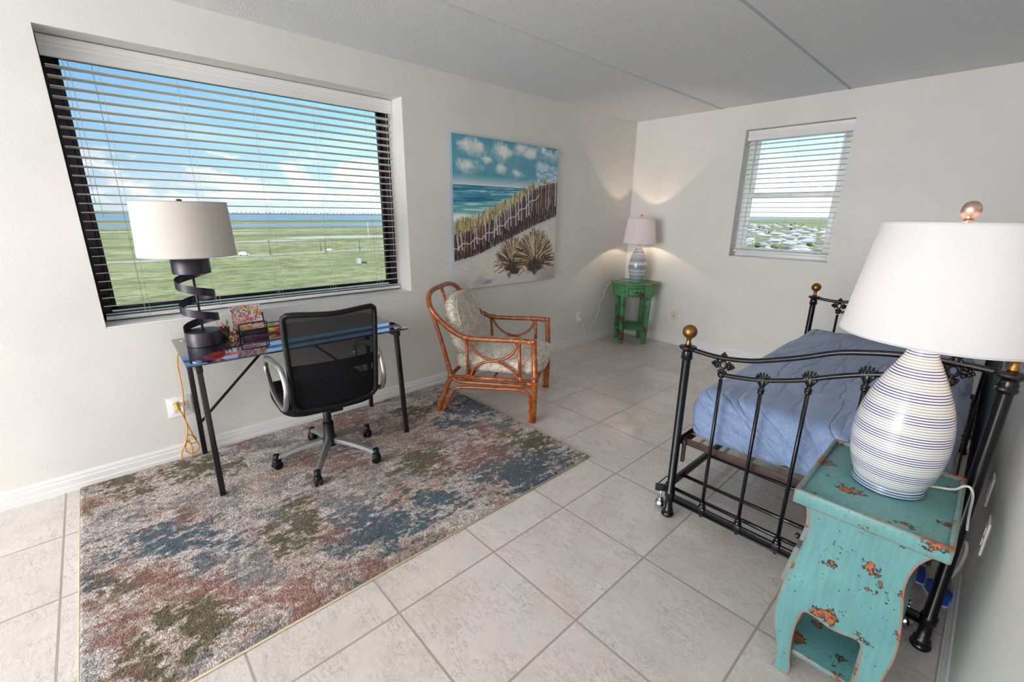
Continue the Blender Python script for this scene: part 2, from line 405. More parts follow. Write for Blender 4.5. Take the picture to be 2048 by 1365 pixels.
def m_damask():
    m = bpy.data.materials.new('damask_fabric'); m.use_nodes = True; b = NB(m.node_tree)
    co = b.n('ShaderNodeTexCoord').outputs['Object']
    n = b.noise(co, 7.5, 2, .5, dist=3.0)
    ln = b.ramp(b.m('ABSOLUTE', b.m('SUBTRACT', n, .5)), [(.0, (1, 1, 1, 1)), (.045, (1, 1, 1, 1)), (.06, (0, 0, 0, 1))])
    n3 = b.noise(co, 10, 1, .5, dist=2.2)
    l2 = b.ramp(b.m('ABSOLUTE', b.m('SUBTRACT', n3, .52)), [(.02, (.8, .8, .8, 1)), (.035, (0, 0, 0, 1))])
    f = b.m('MAXIMUM', ln, l2)
    c = b.mix(f, L4((196, 180, 162)), L4((232, 225, 212)))
    w = b.noise(b.n('ShaderNodeMapping', {0: co, 'Scale': (1, 1, 3)}).outputs[0], 240, 2)
    c = b.mix(b.ramp(w, [(.4, (.15, .15, .15, 1)), (.6, (0, 0, 0, 1))]), c, L4((150, 138, 124)))
    p = b.n('ShaderNodeBsdfPrincipled', {'Base Color': c, 'Roughness': .7, 'Sheen Weight': .25,
        'Normal': b.n('ShaderNodeBump', {'Height': b.m('ADD', f, b.m('MULTIPLY', b.noise(co, 9, 3), 1.6)), 'Strength': .5, 'Distance': .005}).outputs[0]})
    b.n('ShaderNodeOutputMaterial', {0: p.outputs[0]}); return m

def m_sheet():
    m = bpy.data.materials.new('blue_cotton'); m.use_nodes = True; b = NB(m.node_tree)
    co = b.n('ShaderNodeTexCoord').outputs['Object']
    w1 = b.noise(b.n('ShaderNodeMapping', {0: co, 'Scale': (60, 900, 900)}).outputs[0], 1, 2)
    w2 = b.noise(b.n('ShaderNodeMapping', {0: co, 'Scale': (900, 60, 60)}).outputs[0], 1, 2)
    w = b.m('ADD', w1, w2)
    c = b.ramp(w, [(.75, L4((106, 127, 168))), (1.0, L4((118, 140, 181))), (1.25, L4((136, 157, 194)))])
    X, Y, Z = b.n('ShaderNodeSeparateXYZ', {0: co}).outputs
    ac = b.m('ADD', b.m('MULTIPLY', X, 9.0), b.m('MULTIPLY', Z, 10.5)); al = b.m('SUBTRACT', b.m('MULTIPLY', X, 1.5), b.m('MULTIPLY', Z, 1.4))
    st = b.n('ShaderNodeCombineXYZ', {0: ac, 1: al, 2: b.m('MULTIPLY', Y, 1.6)}).outputs[0]
    cr = b.ramp(b.m('ABSOLUTE', b.m('SUBTRACT', b.noise(st, 1.0, 3, .5, dist=.5), .5)), [(0, (0, 0, 0, 1)), (.05, (.8, .8, .8, 1)), (.16, (1, 1, 1, 1))])
    cr2 = b.noise(co, 7, 3, .5)
    h = b.m('ADD', b.m('MULTIPLY', cr, 1.0), b.m('MULTIPLY', cr2, .6))
    p = b.n('ShaderNodeBsdfPrincipled', {'Base Color': c, 'Roughness': .8, 'Sheen Weight': .3,
        'Normal': b.n('ShaderNodeBump', {'Height': h, 'Strength': .6, 'Distance': .013}).outputs[0]})
    b.n('ShaderNodeOutputMaterial', {0: p.outputs[0]}); return m

def m_mesh():
    """open weave: real holes between dark threads"""
    m = bpy.data.materials.new('black_mesh_weave'); m.use_nodes = True; b = NB(m.node_tree)
    co = b.n('ShaderNodeTexCoord').outputs['Object']; sp = b.n('ShaderNodeSeparateXYZ', {0: co})
    def s_(a, p): return b.m('SINE', b.m('MULTIPLY', a, 2*PI/p))
    h = b.m('MULTIPLY', s_(b.m('ADD', sp.outputs[1], sp.outputs[2]), .0055), s_(b.m('SUBTRACT', sp.outputs[1], sp.outputs[2]), .0055))
    hole = b.m('GREATER_THAN', b.m('ABSOLUTE', h), .74)
    t = b.n('ShaderNodeBsdfTransparent'); p = b.n('ShaderNodeBsdfPrincipled', {'Base Color': L4((14, 14, 18)), 'Roughness': .75, 'Specular IOR Level': .25})
    x = b.n('ShaderNodeMixShader', {0: b.m('MULTIPLY', hole, .8), 1: p.outputs[0], 2: t.outputs[0]})
    b.n('ShaderNodeOutputMaterial', {0: x.outputs[0]}); return m

def m_rattan():
    m = bpy.data.materials.new('stained_rattan'); m.use_nodes = True; b = NB(m.node_tree)
    co = b.n('ShaderNodeTexCoord').outputs['Object']
    n = b.noise(b.n('ShaderNodeMapping', {0: co, 'Scale': (2, 2, 2)}).outputs[0], 14, 4, .6)
    c = b.ramp(n, [(.3, L4((112, 56, 22))), (.5, L4((160, 84, 36))), (.7, L4((190, 110, 56)))])
    nd = b.ramp(b.noise(co, 70, 2), [(.62, (0, 0, 0, 1)), (.72, (.7, .7, .7, 1))])
    c = b.mix(nd, c, L4((80, 32, 14)))
    p = b.n('ShaderNodeBsdfPrincipled', {'Base Color': c, 'Roughness': .3, 'Coat Weight': .4, 'Coat Roughness': .15,
        'Normal': b.n('ShaderNodeBump', {'Height': n, 'Strength': .3, 'Distance': .003}).outputs[0]})
    b.n('ShaderNodeOutputMaterial', {0: p.outputs[0]}); return m

WALL, CEIL, TILE = m_wall(), m_ceil(), m_tile()
TRIMW = mat('white_trim_paint', (232, 232, 232), .3, var=.02)
WHITE = mat('white_plastic', (240, 240, 240), .35, var=.02)
SLAT = mat('white_blind_slat', (238, 235, 224), .4, var=.02)
CORD = mat('white_cord', (225, 224, 218), .6, var=.03)
DARKAL = mat('dark_anodised_frame', (46, 40, 52), .32, metal=.3, var=.15)
BLACKM = mat('black_powder_coat', (17, 17, 21), .28, var=.15, coat=.3)
IRON = mat('black_enamel_iron', (13, 14, 19), .26, var=.2, vscale=20, coat=.15, spec=.35)
BRASS = mat('aged_brass', (150, 108, 58), .33, metal=.9, var=.3, vscale=22, bump=.15, bscale=60)
RUST = mat('brown_rusted_iron', (66, 46, 42), .6, var=.35, vscale=25, bump=.3, bscale=90)
CHROME = mat('chrome', (215, 215, 218), .12, metal=1, var=.02)
NICKEL = mat('brushed_nickel', (178, 176, 174), .28, metal=.9, var=.08)
ROSE = mat('rose_nickel', (196, 164, 152), .28, metal=.9, var=.06)
GREYAL = mat('grey_satin_metal', (148, 148, 150), .36, metal=.6, var=.06)
BLKFAB = mat('black_fabric', (12, 12, 16), .9, spec=.2, var=.15, bump=.4, bscale=400, bdist=.001)
BLKPL = mat('black_plastic', (11, 11, 14), .45, var=.1, spec=.35)
BRONZE = mat('dark_bronze', (58, 56, 64), .34, metal=.55, var=.14, vscale=30)
RATTAN, DAMASK, SHEET, MESHM = m_rattan(), m_damask(), m_sheet(), m_mesh()
TEAL = m_distress('chipped_teal_paint', (88, 141, 143), (104, 159, 159), wear=(150, 84, 46), nscale=14, thr=.622, edge=.012)
GREEN = m_distress('chipped_green_paint', (50, 130, 82), (78, 156, 102), wear=(120, 52, 28), dark=(50, 22, 14), nscale=12, thr=.60, edge=.008, rough=.5)
SHADE_D = m_shade('linen_shade', (226, 220, 214), .25)
SHADE_C = m_shade('lilac_white_shade', (230, 226, 231), .16)
SHADE_W = m_shade('white_paper_shade', (226, 226, 229), .2)
GLASSP = m_glass('window_glass')
YELC = mat('yellow_cord_rubber', (214, 150, 32), .5, var=.08)
IVORY = mat('ivory_plastic', (222, 214, 190), .4, var=.03)
DARKH = mat('dark_slot', (30, 26, 24), .6)
BLUEP = mat('blue_plastic', (32, 88, 190), .4, var=.1)

# ------------------------------------------------------------------ room shell
H = 2.44; W = 3.2394; YB = -11.0
def struct(o, label): tag(o, label, kind='structure'); return o
WY0, WY1, WZ0, WZ1 = -4.781, -2.980, .836, 2.214
SX0, SX1, SZ0, SZ1 = 1.199, 2.052, 1.040, 2.222
struct(MB().box((-.3, YB-.2, -.15), (W+.2, .3, 0)).build('floor', TILE), 'beige marble tile floor with grey grout')
# ceiling: three slabs with raised seams between them
b = MB()
prof = [(-.3, H)]
for sx in (.952, 1.978):
    prof += [(sx-.030, H), (sx-.018, H-.006), (sx-.006, H-.008), (sx-.003, H+.008), (sx+.004, H+.008), (sx+.010, H-.003), (sx+.03, H+.001)]
prof += [(W+.2, H), (W+.2, H+.18), (-.3, H+.18)]
b.prism(prof, YB-.2, .3, 'y')
struct(b.build('ceiling', CEIL), 'textured light grey ceiling with two raised seams')
b = MB()
b.box((-.3, YB-.2, 0), (0, WY0, H)).box((-.3, WY1, 0), (0, .3, H)).box((-.3, WY0, 0), (0, WY1, WZ0)).box((-.3, WY0, WZ1), (0, WY1, H))
struct(b.build('wall_left', WALL), 'off-white textured wall with the wide window')
b = MB()
b.box((0, 0, 0), (SX0, .3, H)).box((SX1, 0, 0), (W, .3, H)).box((SX0, 0, 0), (SX1, .3, SZ0)).box((SX0, 0, SZ1), (SX1, .3, H))
struct(b.build('wall_back', WALL), 'off-white textured wall with the small window')
struct(MB().box((W, YB-.2, 0), (W+.2, .3, H)).build('wall_right', WALL), 'off-white textured wall behind the daybed')
struct(MB().box((0, YB-.2, 0), (W, YB, H)).build('wall_front', WALL), 'plain wall behind the camera')
BBP = [(0, 0), (.016, 0), (.016, .03), (.0125, .034), (.0125, .062), (.009, .068), (.009, .08), (.005, .092), (0, .094)]
b = MB(); b.prism([(p[0], p[1]) for p in BBP], YB, 0, 'y')
struct(b.build('baseboard_left', TRIMW), 'white stepped baseboard under the wide window')
b = MB(); b.prism([(-p[0], p[1]) for p in BBP], .0, W, 'x')
struct(b.build('baseboard_back', TRIMW), 'white stepped baseboard under the small window')
b = MB(); b.prism([(W-p[0], p[1]) for p in BBP], YB, 0, 'y')
struct(b.build('baseboard_right', TRIMW), 'white stepped baseboard behind the daybed')

# ------------------------------------------------------------------ wide window
w1 = empty('window_1', (-.25, (WY0+WY1)/2, WZ0)); struct(w1, 'wide window with dark metal frame')
def at0(o): o.matrix_parent_inverse = Matrix.Translation(o.parent.location).inverted(); return o
b = MB(); fx0, fx1 = -.285, -.212
b.box((fx0, WY0, WZ0), (fx1, WY0+.042, WZ1), .002).box((fx0, WY1-.042, WZ0), (fx1, WY1, WZ1), .002)
b.box((fx0, WY0, WZ0), (fx1, WY1, WZ0+.042), .002).box((fx0, WY0, WZ1-.05), (fx1, WY1, WZ1), .002)
b.box((fx0, WY0+.042, WZ0+.05), (fx0+.03, WY0+.065, WZ1-.05), .002).box((fx0, WY1-.065, WZ0+.05), (fx0+.03, WY1-.042, WZ1-.05), .002)
b.box((fx0, WY0+.05, WZ0+.05), (fx0+.03, WY1-.05, WZ0+.072), .002).box((fx0, WY0+.05, WZ1-.072), (fx0+.03, WY1-.05, WZ1-.05), .002)
at0(b.build('window_frame', DARKAL, w1))
at0(MB().box((-.274, WY0+.045, WZ0+.055), (-.270, WY1-.045, WZ1-.055)).build('glass_pane', GLASSP, w1))
at0(MB().box((-.212, WY0+.002, WZ0+.0005), (-.0015, WY1-.002, WZ0+.006), .001).build('window_sill', TRIMW, w1))

def blind(name, label, ax, a0, a1, z0, z1, front, back, pitch, slats_to, ladders, pulls, wand=None, depth_sign=-1, vh=.092):
    """slatted blind. ax 'y': runs along y and faces +x; ax 'x': runs along x and faces -y"""
    def T(a, d, z):  # a along, d depth coordinate
        return (d, a, z) if ax == 'y' else (a, d, z)
    root = empty(name, T((a0+a1)/2, (front+back)/2, z1)); tag(root, label, 'blind')
    R = (front, back)
    sgn = 1 if front > back else -1
    pr = [(front-sgn*.002, z1-.004), (front, z1-.012), (front-sgn*.007, z1-.030), (front-sgn*.004, z1-.038), (front-sgn*.010, z1-.050), (front-sgn*.006, z1-.058),
          (front-sgn*.006, z1-vh+.01), (front-sgn*.001, z1-vh), (front-sgn*.012, z1-vh-.002), (front-sgn*.014, z1-.004)]
    m_ = MB(); m_.prism(pr, a0+.003, a1-.003, 'y' if ax == 'y' else 'x')
    at0(m_.build('valance', WHITE, root, auto=40))
    m_ = MB(); lo = T(a0+.006, back, z1-.045); hi = T(a1-.006, front-sgn*.02, z1-.004)
    m_.box([min(p, q) for p, q in zip(lo, hi)], [max(p, q) for p, q in zip(lo, hi)], .001)
    at0(m_.build('head_rail', WHITE, root))
    m_ = MB(); z = z1-vh-.033; c = (front-sgn*.018+back)/2; hw = .0245; zs = []
    while z > slats_to:
        lo = T(a0+.012, c-hw, z-.0014); hi = T(a1-.012, c+hw, z+.0014)
        # slightly crowned slat
        for s_ in (0,):
            vs = []; n = 6
            for aa in (a0+.012, a1-.012):
                for k in range(n+1):
                    t = -1+2*k/n; vs.append(T(aa, c+hw*t, z+.0022*(1-t*t)+sgn*t*.0022))
                for k in range(n+1):
                    t = 1-2*k/n; vs.append(T(aa, c+hw*t, z-.0026+.0022*(1-t*t)+sgn*t*.0022))
            N = 2*(n+1)
            fs = [tuple(range(N))[::-1], tuple(range(N, 2*N))]+[(i, (i+1) % N, N+(i+1) % N, N+i) for i in range(N)]
            m_.add(vs, fs, False)
        zs.append(z); z -= pitch
    at0(m_.build('slats', SLAT, root))
    zb = zs[-1]-.0205
    lo = T(a0+.010, c-.026, zb-.0105); hi = T(a1-.010, c+.026, zb+.0105)
    at0(MB().box([min(p, q) for p, q in zip(lo, hi)], [max(p, q) for p, q in zip(lo, hi)], .004).build('bottom_rail', WHITE, root))
    for a in ladders:
        m_ = MB()
        for d in (c-hw-.001, c+hw+.001): m_.tube([T(a, d, z1-vh), T(a, d, zb+.009)], .0009, 5)
        m_.tube([T(a+.02, c+sgn*(hw+.0015), z1-vh), T(a+.02, c+sgn*(hw+.0015), zb-.012)], .0008, 5)
        for z in zs: m_.tube([T(a, c-hw, z-.004), T(a, c+hw, z-.004)], .0007, 4)
        at0(m_.build('ladder_cord', CORD, root))
    for (a, ze) in pulls:
        d = front-sgn*.004
        pc = at0(MB().tube([T(a, d, z1-vh), T(a+.002, d, (z1+ze)/2), T(a, d, ze)], .0012, 5).build('pull_cord', CORD, root))
        m_ = MB().lathe([(.0015, 0), (.004, -.004), (.0055, -.018), (.012, -.036), (.0135, -.041), (.0115, -.044), (1e-4, -.044)], T(a, d, ze), 12)
        o = m_.build('tassel', WHITE, pc); o.matrix_parent_inverse = Matrix.Translation(root.location).inverted()
    if wand:
        a, ze = wand
        at0(MB().tube([T(a, front+sgn*.004, z1-vh+.01), T(a, front+sgn*.006, ze)], .003, 6).build('tilt_wand', WHITE, root))
    return root
blind('window_blind', 'wide white slatted blind with open slats over the wide window', 'y', WY0, WY1, WZ0, WZ1, -.136, -.205, .0448, .875,
      [-4.60, -4.253, -3.888, -3.528, -3.163], [(-4.706, 1.455), (-4.688, 1.392), (-3.035, 1.098)])
blind('window_blind', 'small white slatted blind with open slats over the small window', 'x', SX0, SX1, SZ0, SZ1, .052, .115, .0445, 1.085,
      [1.34, 1.63, 1.92], [(1.245, 1.62), (1.262, 1.60)], (1.985, 1.75))

def yframe(b, xa, xb, za, zb, ya, yb, ws, wb, wt, bev=.003):
    """rectangular frame facing y: stiles full height, rails between them"""
    b.box((xa, ya, za), (xa+ws, yb, zb), bev).box((xb-ws, ya, za), (xb, yb, zb), bev)
    b.box((xa+ws-.0005, ya+.0006, za), (xb-ws+.0005, yb-.0006, za+wb), bev).box((xa+ws-.0005, ya+.0006, zb-wt), (xb-ws+.0005, yb-.0006, zb), bev)
# ------------------------------------------------------------------ small window
w2 = empty('window_2', ((SX0+SX1)/2, .16, SZ0)); struct(w2, 'small white single-hung window')
b = MB(); y0, y1 = .135, .20
yframe(b, SX0, SX1, SZ0, SZ1, y0, y1, .05, .045, .045)
at0(b.build('window_frame', WHITE, w2))
zm = 1.655
for (za, zb, ya) in ((SZ0+.045, zm, .142), (zm-.045, SZ1-.045, .165)):
    b = MB(); xa, xb = SX0+.05, SX1-.05
    yframe(b, xa+.001, xb-.001, za, zb, ya, ya+.022, .038, .045, .045)
    s_ = at0(b.build('window_sash', WHITE, w2))
    g = MB().box((xa+.03, ya+.009, za+.04), (xb-.03, ya+.013, zb-.04)).build('glass_pane', GLASSP, s_); g.matrix_parent_inverse = Matrix.Translation(w2.location).inverted()
    if za < 1.2:
        for xx in (1.42, 1.82):
            g = MB().box((xx-.022, ya-.012, zb-.012), (xx+.022, ya+.01, zb+.006), .003).build('sash_lock', WHITE, s_); g.matrix_parent_inverse = Matrix.Translation(w2.location).inverted()
at0(MB().box((SX0+.002, .002, SZ0+.0005), (SX1-.002, y0, SZ0+.006), .001).build('window_sill', TRIMW, w2))
# ------------------------------------------------------------------ area rug
PATCH = [(0.85,-4.69,0.16,0.18,0.16,-0.02,'b'),(1.28,-4.49,0.1,0.1,0.1,-0.03,'g'),(1.36,-4.0,0.16,0.18,0.16,-0.08,'b'),(1.42,-3.14,0.2,0.22,0.18,-0.17,'b'),(0.54,-2.78,0.18,0.21,0.21,-0.17,'b'),(1.12,-4.04,0.12,0.13,0.11,-0.05,'g'),(0.83,-4.99,0.05,0.06,0.13,-0.0,'b'),(1.38,-3.68,0.1,0.12,0.1,-0.07,'b'),
(0.12,-4.86,0.11,0.12,0.12,-0.01,'o'),(1.05,-4.28,0.07,0.08,0.19,-0.06,'o'),(1.16,-4.44,0.04,0.05,0.08,-0.02,'o'),(1.04,-3.52,0.09,0.1,0.11,-0.07,'o'),(1.28,-2.9,0.11,0.12,0.11,-0.11,'o'),(1.37,-4.74,0.1,0.11,0.1,-0.01,'o'),(0.98,-4.92,0.08,0.09,0.08,-0.0,'o'),(1.47,-4.85,0.07,0.07,0.06,-0.0,'o'),(0.24,-4.54,0.11,0.13,0.12,-0.02,'o'),
(1.0,-4.84,0.12,0.13,0.11,-0.01,'r'),(1.31,-4.96,0.06,0.06,0.11,-0.0,'r'),(1.53,-4.43,0.1,0.11,0.08,-0.03,'r'),(0.68,-3.97,0.15,0.17,0.13,-0.05,'r'),(1.14,-3.24,0.12,0.14,0.15,-0.12,'r'),(0.0,-4.28,0.15,0.17,0.13,-0.03,'r'),(0.26,-3.67,0.18,0.21,0.15,-0.07,'r'),(1.3,-4.65,0.09,0.1,0.08,-0.01,'r'),(1.56,-4.14,0.07,0.08,0.05,-0.03,'r'),(1.12,-4.99,0.04,0.04,0.11,-0.0,'r'),
(.35,-3.2,.1,.1,.1,-.06,'o'),(.75,-3.1,.12,.1,.1,-.06,'b'),(.9,-3.05,.06,.06,.07,-.05,'r'),(.2,-4.1,.1,.1,.08,-.04,'g'),(.9,-4.35,.1,.1,.08,-.02,'g'),(.6,-4.7,.08,.08,.08,-.02,'r'),(1.25,-4.2,.08,.08,.06,-.02,'r')]
RX0, RX1, RY0, RY1 = .030, 1.628, -5.036, -2.752
def rug_col(U, V):
    X = RX0+(RX1-RX0)*U; Y = RY0+(RY1-RY0)*V
    wx = (vnoise(X, Y, 6, 1, 5)-.5)*.26; wy = (vnoise(X, Y, 6, 2, 5)-.5)*.26
    fine = vnoise(X, Y, 55, 3, 3, .7)-.5
    C = np.empty(X.shape+(3,)); C[:] = (.845, .805, .785)
    cols = {'b': (.28, .36, .42), 'g': (.48, .50, .53), 'o': (.37, .345, .225), 'r': (.62, .43, .385), 't': (.76, .64, .59), 'k': (.56, .50, .44)}
    def lay(w, c, k):
        w = np.clip(w, 0, 1)[..., None]*k; C[:] = C*(1-w)+np.array(c)*w
    st = vnoise(X, Y*.4, 40, 13, 4, .7)-.5
    for i, (c, th, kk) in enumerate((('t', .46, .62), ('k', .55, .5), ('g', .56, .6), ('r', .57, .55), ('g', .60, .6), ('o', .64, .6), ('b', .65, .6))):
        n = vnoise((X+wx*.5)*1.2, (Y+wy*.5)*.75, 6.5, 20+i, 6, .66)
        lay((n-th+fine*.20+st*.22)*7, cols[c], kk)
    for (px, py, ax, ay, bx, by, c) in PATCH:
        det = ax*by-ay*bx
        dx = X+wx-px; dy = Y+wy*1.2-py
        s = (dx*by-dy*bx)/det; t = (ax*dy-ay*dx)/det
        d = np.sqrt(s*s+t*t)
        so = {'b': 1.9, 'o': 1.9, 'r': 1.2, 'g': 1.2}[c]
        lay((1.15-d+fine*1.6+st*2.6)*so, cols[c], {'b': .92, 'o': .9, 'r': .75, 'g': .7}[c])
    sp = vnoise(X, Y, 120, 9, 2, .8)[..., None]
    return C*(.80+.42*sp)
nu, nv = 380, 540
rn = np.random.RandomState(3)
def rug_pos(U, V):
    X = RX0+(RX1-RX0)*U; Y = RY0+(RY1-RY0)*V
    X = X+(rn.rand(*X.shape)-.5)*.0022*((U > .003) & (U < .997)); Y = Y+(rn.rand(*X.shape)-.5)*.0022*((V > .003) & (V < .997))
    e = np.minimum(np.minimum(X-RX0, RX1-X), np.minimum(Y-RY0, RY1-Y))
    edge = np.clip(e/.012, 0, 1)**.5
    Z = .004+edge*(.010+.005*vnoise(X, Y, 90, 5, 3, .7)+.0022*rn.rand(*X.shape))
    return np.stack([X, Y, Z], -1)
RUGM = m_attr('rug_pile', rough=.95, bump=(200, 1.0, .006), spec=.12, tips=170, sheen=.2)
rug = empty('area_rug', ((RX0+RX1)/2, (RY0+RY1)/2, 0)); tag(rug, 'shaggy abstract area rug in cream, slate blue, olive and rust', 'rug')
at0(grid_mesh('pile', RUGM, nu, nv, rug_pos, rug_col, rug))
b = MB(); b.tube([(RX0, RY0, .005), (RX1, RY0, .005), (RX1, RY1, .005), (RX0, RY1, .005)], .0048, 8, closed=True)
at0(b.build('edge_binding', mat('tan_binding', (206, 190, 164), .9, bump=.4, bscale=300), rug))

# ------------------------------------------------------------------ painting on the left wall
def paint_image(N=460):
    """brush the beach picture onto an array; rows from the bottom"""
    r = np.random.RandomState(11)
    S, T = np.meshgrid(np.linspace(0, 1, N), np.linspace(0, 1, N))
    I = np.empty((N, N, 3)); c = lambda *a: np.array(a)/255.
    def lay(w, col): w = np.clip(w, 0, 1)[..., None]; I[:] = I*(1-w)+np.asarray(col)*w
    n1 = vnoise(S, T, 6, 31, 5); n2 = vnoise(S, T, 18, 32, 4); br = vnoise(S, T*3, 26, 33, 4)
    I[:] = c(80, 150, 172); lay((n1-.42)*3, c(104, 164, 182)); lay((T-.94)*5, c(58, 124, 150)*1.0)
    for (s, t, w, h) in [(.17, .93, .13, .055), (.42, .91, .10, .065), (.60, .955, .08, .04), (.72, .935, .10, .05), (.88, .95, .12, .05), (.13, .815, .11, .045), (.42, .815, .08, .04), (.57, .79, .09, .03), (.30, .86, .05, .02), (.80, .86, .10, .035)]:
        d = np.sqrt(((S-s)/w)**2+((T-t)/h)**2)
        lay((1.15-d+(n2-.5)*1.6)*1.1, c(178, 198, 202)); lay((.85-np.sqrt(((S-s)/w)**2+((T-t-.01)/h)**2)+(n2-.5)*2.2)*1.1, c(224, 224, 216))
        lay((.5-np.sqrt(((S-s-.02)/w)**2+((T-t+.6*h)/(h*.5))**2)+(n2-.5)*1.6)*1.2, c(150, 176, 186))
    lay((.765-T)*16*(T > .69), c(205, 212, 212)); 
    sea = (T < .697)
    k = np.clip((.697-T)/.2, 0, 1)[..., None]
    I[sea] = (c(44, 122, 156)*(1-k)+c(112, 176, 176)*k)[sea]
    st = vnoise(S*.6, T*14, 5, 40, 4, .6)
    lay((st-.56)*12*sea*(T > .48), c(176, 212, 208)*1.0); lay((.42-st)*10*sea, c(30, 104, 140))
    lay((.035-np.abs(T-.49-(n1-.5)*.05))*40, c(226, 228, 222))
    top = np.interp(S, [0, .2, .4, .57, .73, 1], [.43, .475, .555, .645, .72, .80])
    dune = (top-T+(n2-.5)*.03)*60
    lay(dune, c(184, 172, 140)); lay(np.clip(dune, 0, 1)*(br-.4)*3, c(150, 140, 98))
    def stroke(s0, t0, s1, t1, w0, w1, col, a=.9):
        m = int(max(abs(s1-s0), abs(t1-t0))*N*1.6)+2
        for i in range(m):
            f = i/(m-1); x = (s0+(s1-s0)*f)*N; y = (t0+(t1-t0)*f)*N; w = max(.5, (w0+(w1-w0)*f)*N)
            x0, x1, y0, y1 = int(x-w), int(x+w)+1, int(y-w), int(y+w)+1
            x0, y0 = max(0, x0), max(0, y0)
            if x1 > x0 and y1 > y0: I[y0:y1, x0:x1] = I[y0:y1, x0:x1]*(1-a)+np.asarray(col)*a
    for i in range(1100):
        s = r.rand(); t0 = np.interp(s, [0, .2, .4, .57, .73, 1], [.36, .40, .48, .56, .64, .70])+r.rand()*.045
        l = .035+r.rand()*.045
        col = [c(190, 172, 120), c(140, 126, 78), c(112, 104, 70), c(206, 194, 156)][r.randint(4)]
        stroke(s, t0, s+(r.rand()-.35)*.03, t0+l, .0012, .0006, col, .75)
    ft = lambda s: np.interp(s, [0, .015, .254, .448, .654, .8, .978, 1], [.36, .363, .433, .519, .641, .726, .766, .77])
    fb = lambda s: np.interp(s, [0, .011, .19, .45, .735, .968, 1], [.205, .212, .244, .332, .434, .502, .51])
    # sand
    FB = fb(S); sand = (FB-T+.004)*80
    lay(sand, c(206, 200, 190)); lay(sand*0+(n1-.5)*3*(T < FB), c(186, 184, 188)); lay((br-.52)*3*(T < FB), c(222, 214, 202))
    lay((.05-(FB-T))*22*(T < FB)*(n2+.2), c(172, 178, 196)); lay((.018-(FB-T))*60*(T < FB), c(150, 118, 108))
    lay((.075-np.hypot((S-.22)*.8, T-.035))*14*(n2+.1), c(168, 160, 170)); lay((S-.72)*3*(T < .2), c(176, 166, 160)); lay((.2-T)*np.clip((S-.74)*7, 0, 1)*4, c(158, 148, 146))
    lay((.02-np.maximum(np.abs(S-.29-(T-.035)*.8)*.42, np.abs(T-.035)))*90, c(150, 150, 162))
    # fence darks
    lay((T-fb(S)+.006)*60*(T < ft(S)-.03), c(56, 38, 38)*1.0)
    for i in range(2600):
        s = r.rand(); a = fb(s); b_ = ft(s); t0 = a+r.rand()**1.5*(b_-a)*.85-.01; l = .02+r.rand()*.05
        col = [c(40, 26, 28), c(92, 54, 40), c(128, 88, 66), c(62, 56, 84), c(150, 128, 120), c(34, 30, 36)][r.randint(6)]
        stroke(s, t0, s+(r.rand()-.5)*.012, t0+l, .0016, .0011, col, .85)
    for i in range(38):
        s = .012+i*.0262+(r.rand()-.5)*.006; a = fb(s)-.005+r.rand()*.02; b_ = ft(s)+(r.rand()-.45)*.022; le = (r.rand()-.5)*.022
        w = .0042+.0015*r.rand()
        stroke(s+.006, a, s+.006+le, b_-.006, w, w, c(44, 30, 32), .95)
        stroke(s, a+(b_-a)*(.15+.25*r.rand()), s+le, b_, w*.75, w*.75, [c(206, 200, 208), c(176, 168, 190), c(196, 184, 176), c(150, 120, 110)][r.randint(4)] if i % 4 else c(96, 70, 60), .93)
    xs = np.linspace(0, .8, 120)
    for x0, x1 in zip(xs[:-1], xs[1:]):
        g = lambda s: ft(s)-.075-.01*math.sin(s*60)
        stroke(x0, g(x0), x1, g(x1), .0018, .0018, c(206, 198, 186), .9)
    # grass tufts
    for (s, t, rad, n) in [(.535, .095, .21, 520), (.765, .095, .27, 760)]:
        d = np.hypot((S-s)/(rad*.30), (T-t-rad*.30)/(rad*.36)); lay((1.35-d+(n2-.5)*1.6)*3, c(58, 46, 46))
        for ph in (0, 1):
            for i in range(n if ph else n//2):
                off = r.normal(0, 1); an = math.radians(90-off*(40 if ph else 34)); l = rad*(.62+.38*r.rand())*(1-.10*abs(off)); ca, sa = math.cos(an), math.sin(an)
                s0 = s+off*.012; t0 = t+.02+r.rand()*.05
                cols = [c(206, 184, 138), c(170, 138, 94), c(132, 102, 72), c(110, 96, 88), c(222, 208, 174)] if (ph and i % 5 > 1) else [c(38, 30, 34), c(64, 50, 48), c(92, 70, 54)]
                col = cols[r.randint(len(cols))]; f0 = (.30+.3*r.rand()) if ph else .0; l *= 1 if ph else .72
                m1 = (s0+ca*l*.62, t0+sa*l*.62)
                if f0 < .6: stroke(s0+ca*l*f0, t0+sa*l*f0, m1[0], m1[1], .0018, .0015, col, .8)
                stroke(m1[0], m1[1], s0+ca*l*1.05, t0+sa*l-.12*l*abs(ca), .0014, .0006, col, .75)
    # flash glare painted into the picture as a pale patch behind the fence
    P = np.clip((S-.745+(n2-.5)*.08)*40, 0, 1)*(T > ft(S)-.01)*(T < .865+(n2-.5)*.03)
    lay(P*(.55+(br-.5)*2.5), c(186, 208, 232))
    return np.clip(I*1.08, 0, 1)
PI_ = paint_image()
def pcol(U, V):
    N = PI_.shape[0]; return PI_[np.clip((V*(N-1)).round().astype(int), 0, N-1), np.clip((U*(N-1)).round().astype(int), 0, N-1)]
PY0, PY1, PZ0, PZ1 = -2.582, -1.348, .806, 2.026
pic = empty('painting', (.002, (PY0+PY1)/2, PZ0)); tag(pic, 'unframed canvas painting of a beach fence, dune grass and sea', 'painting')
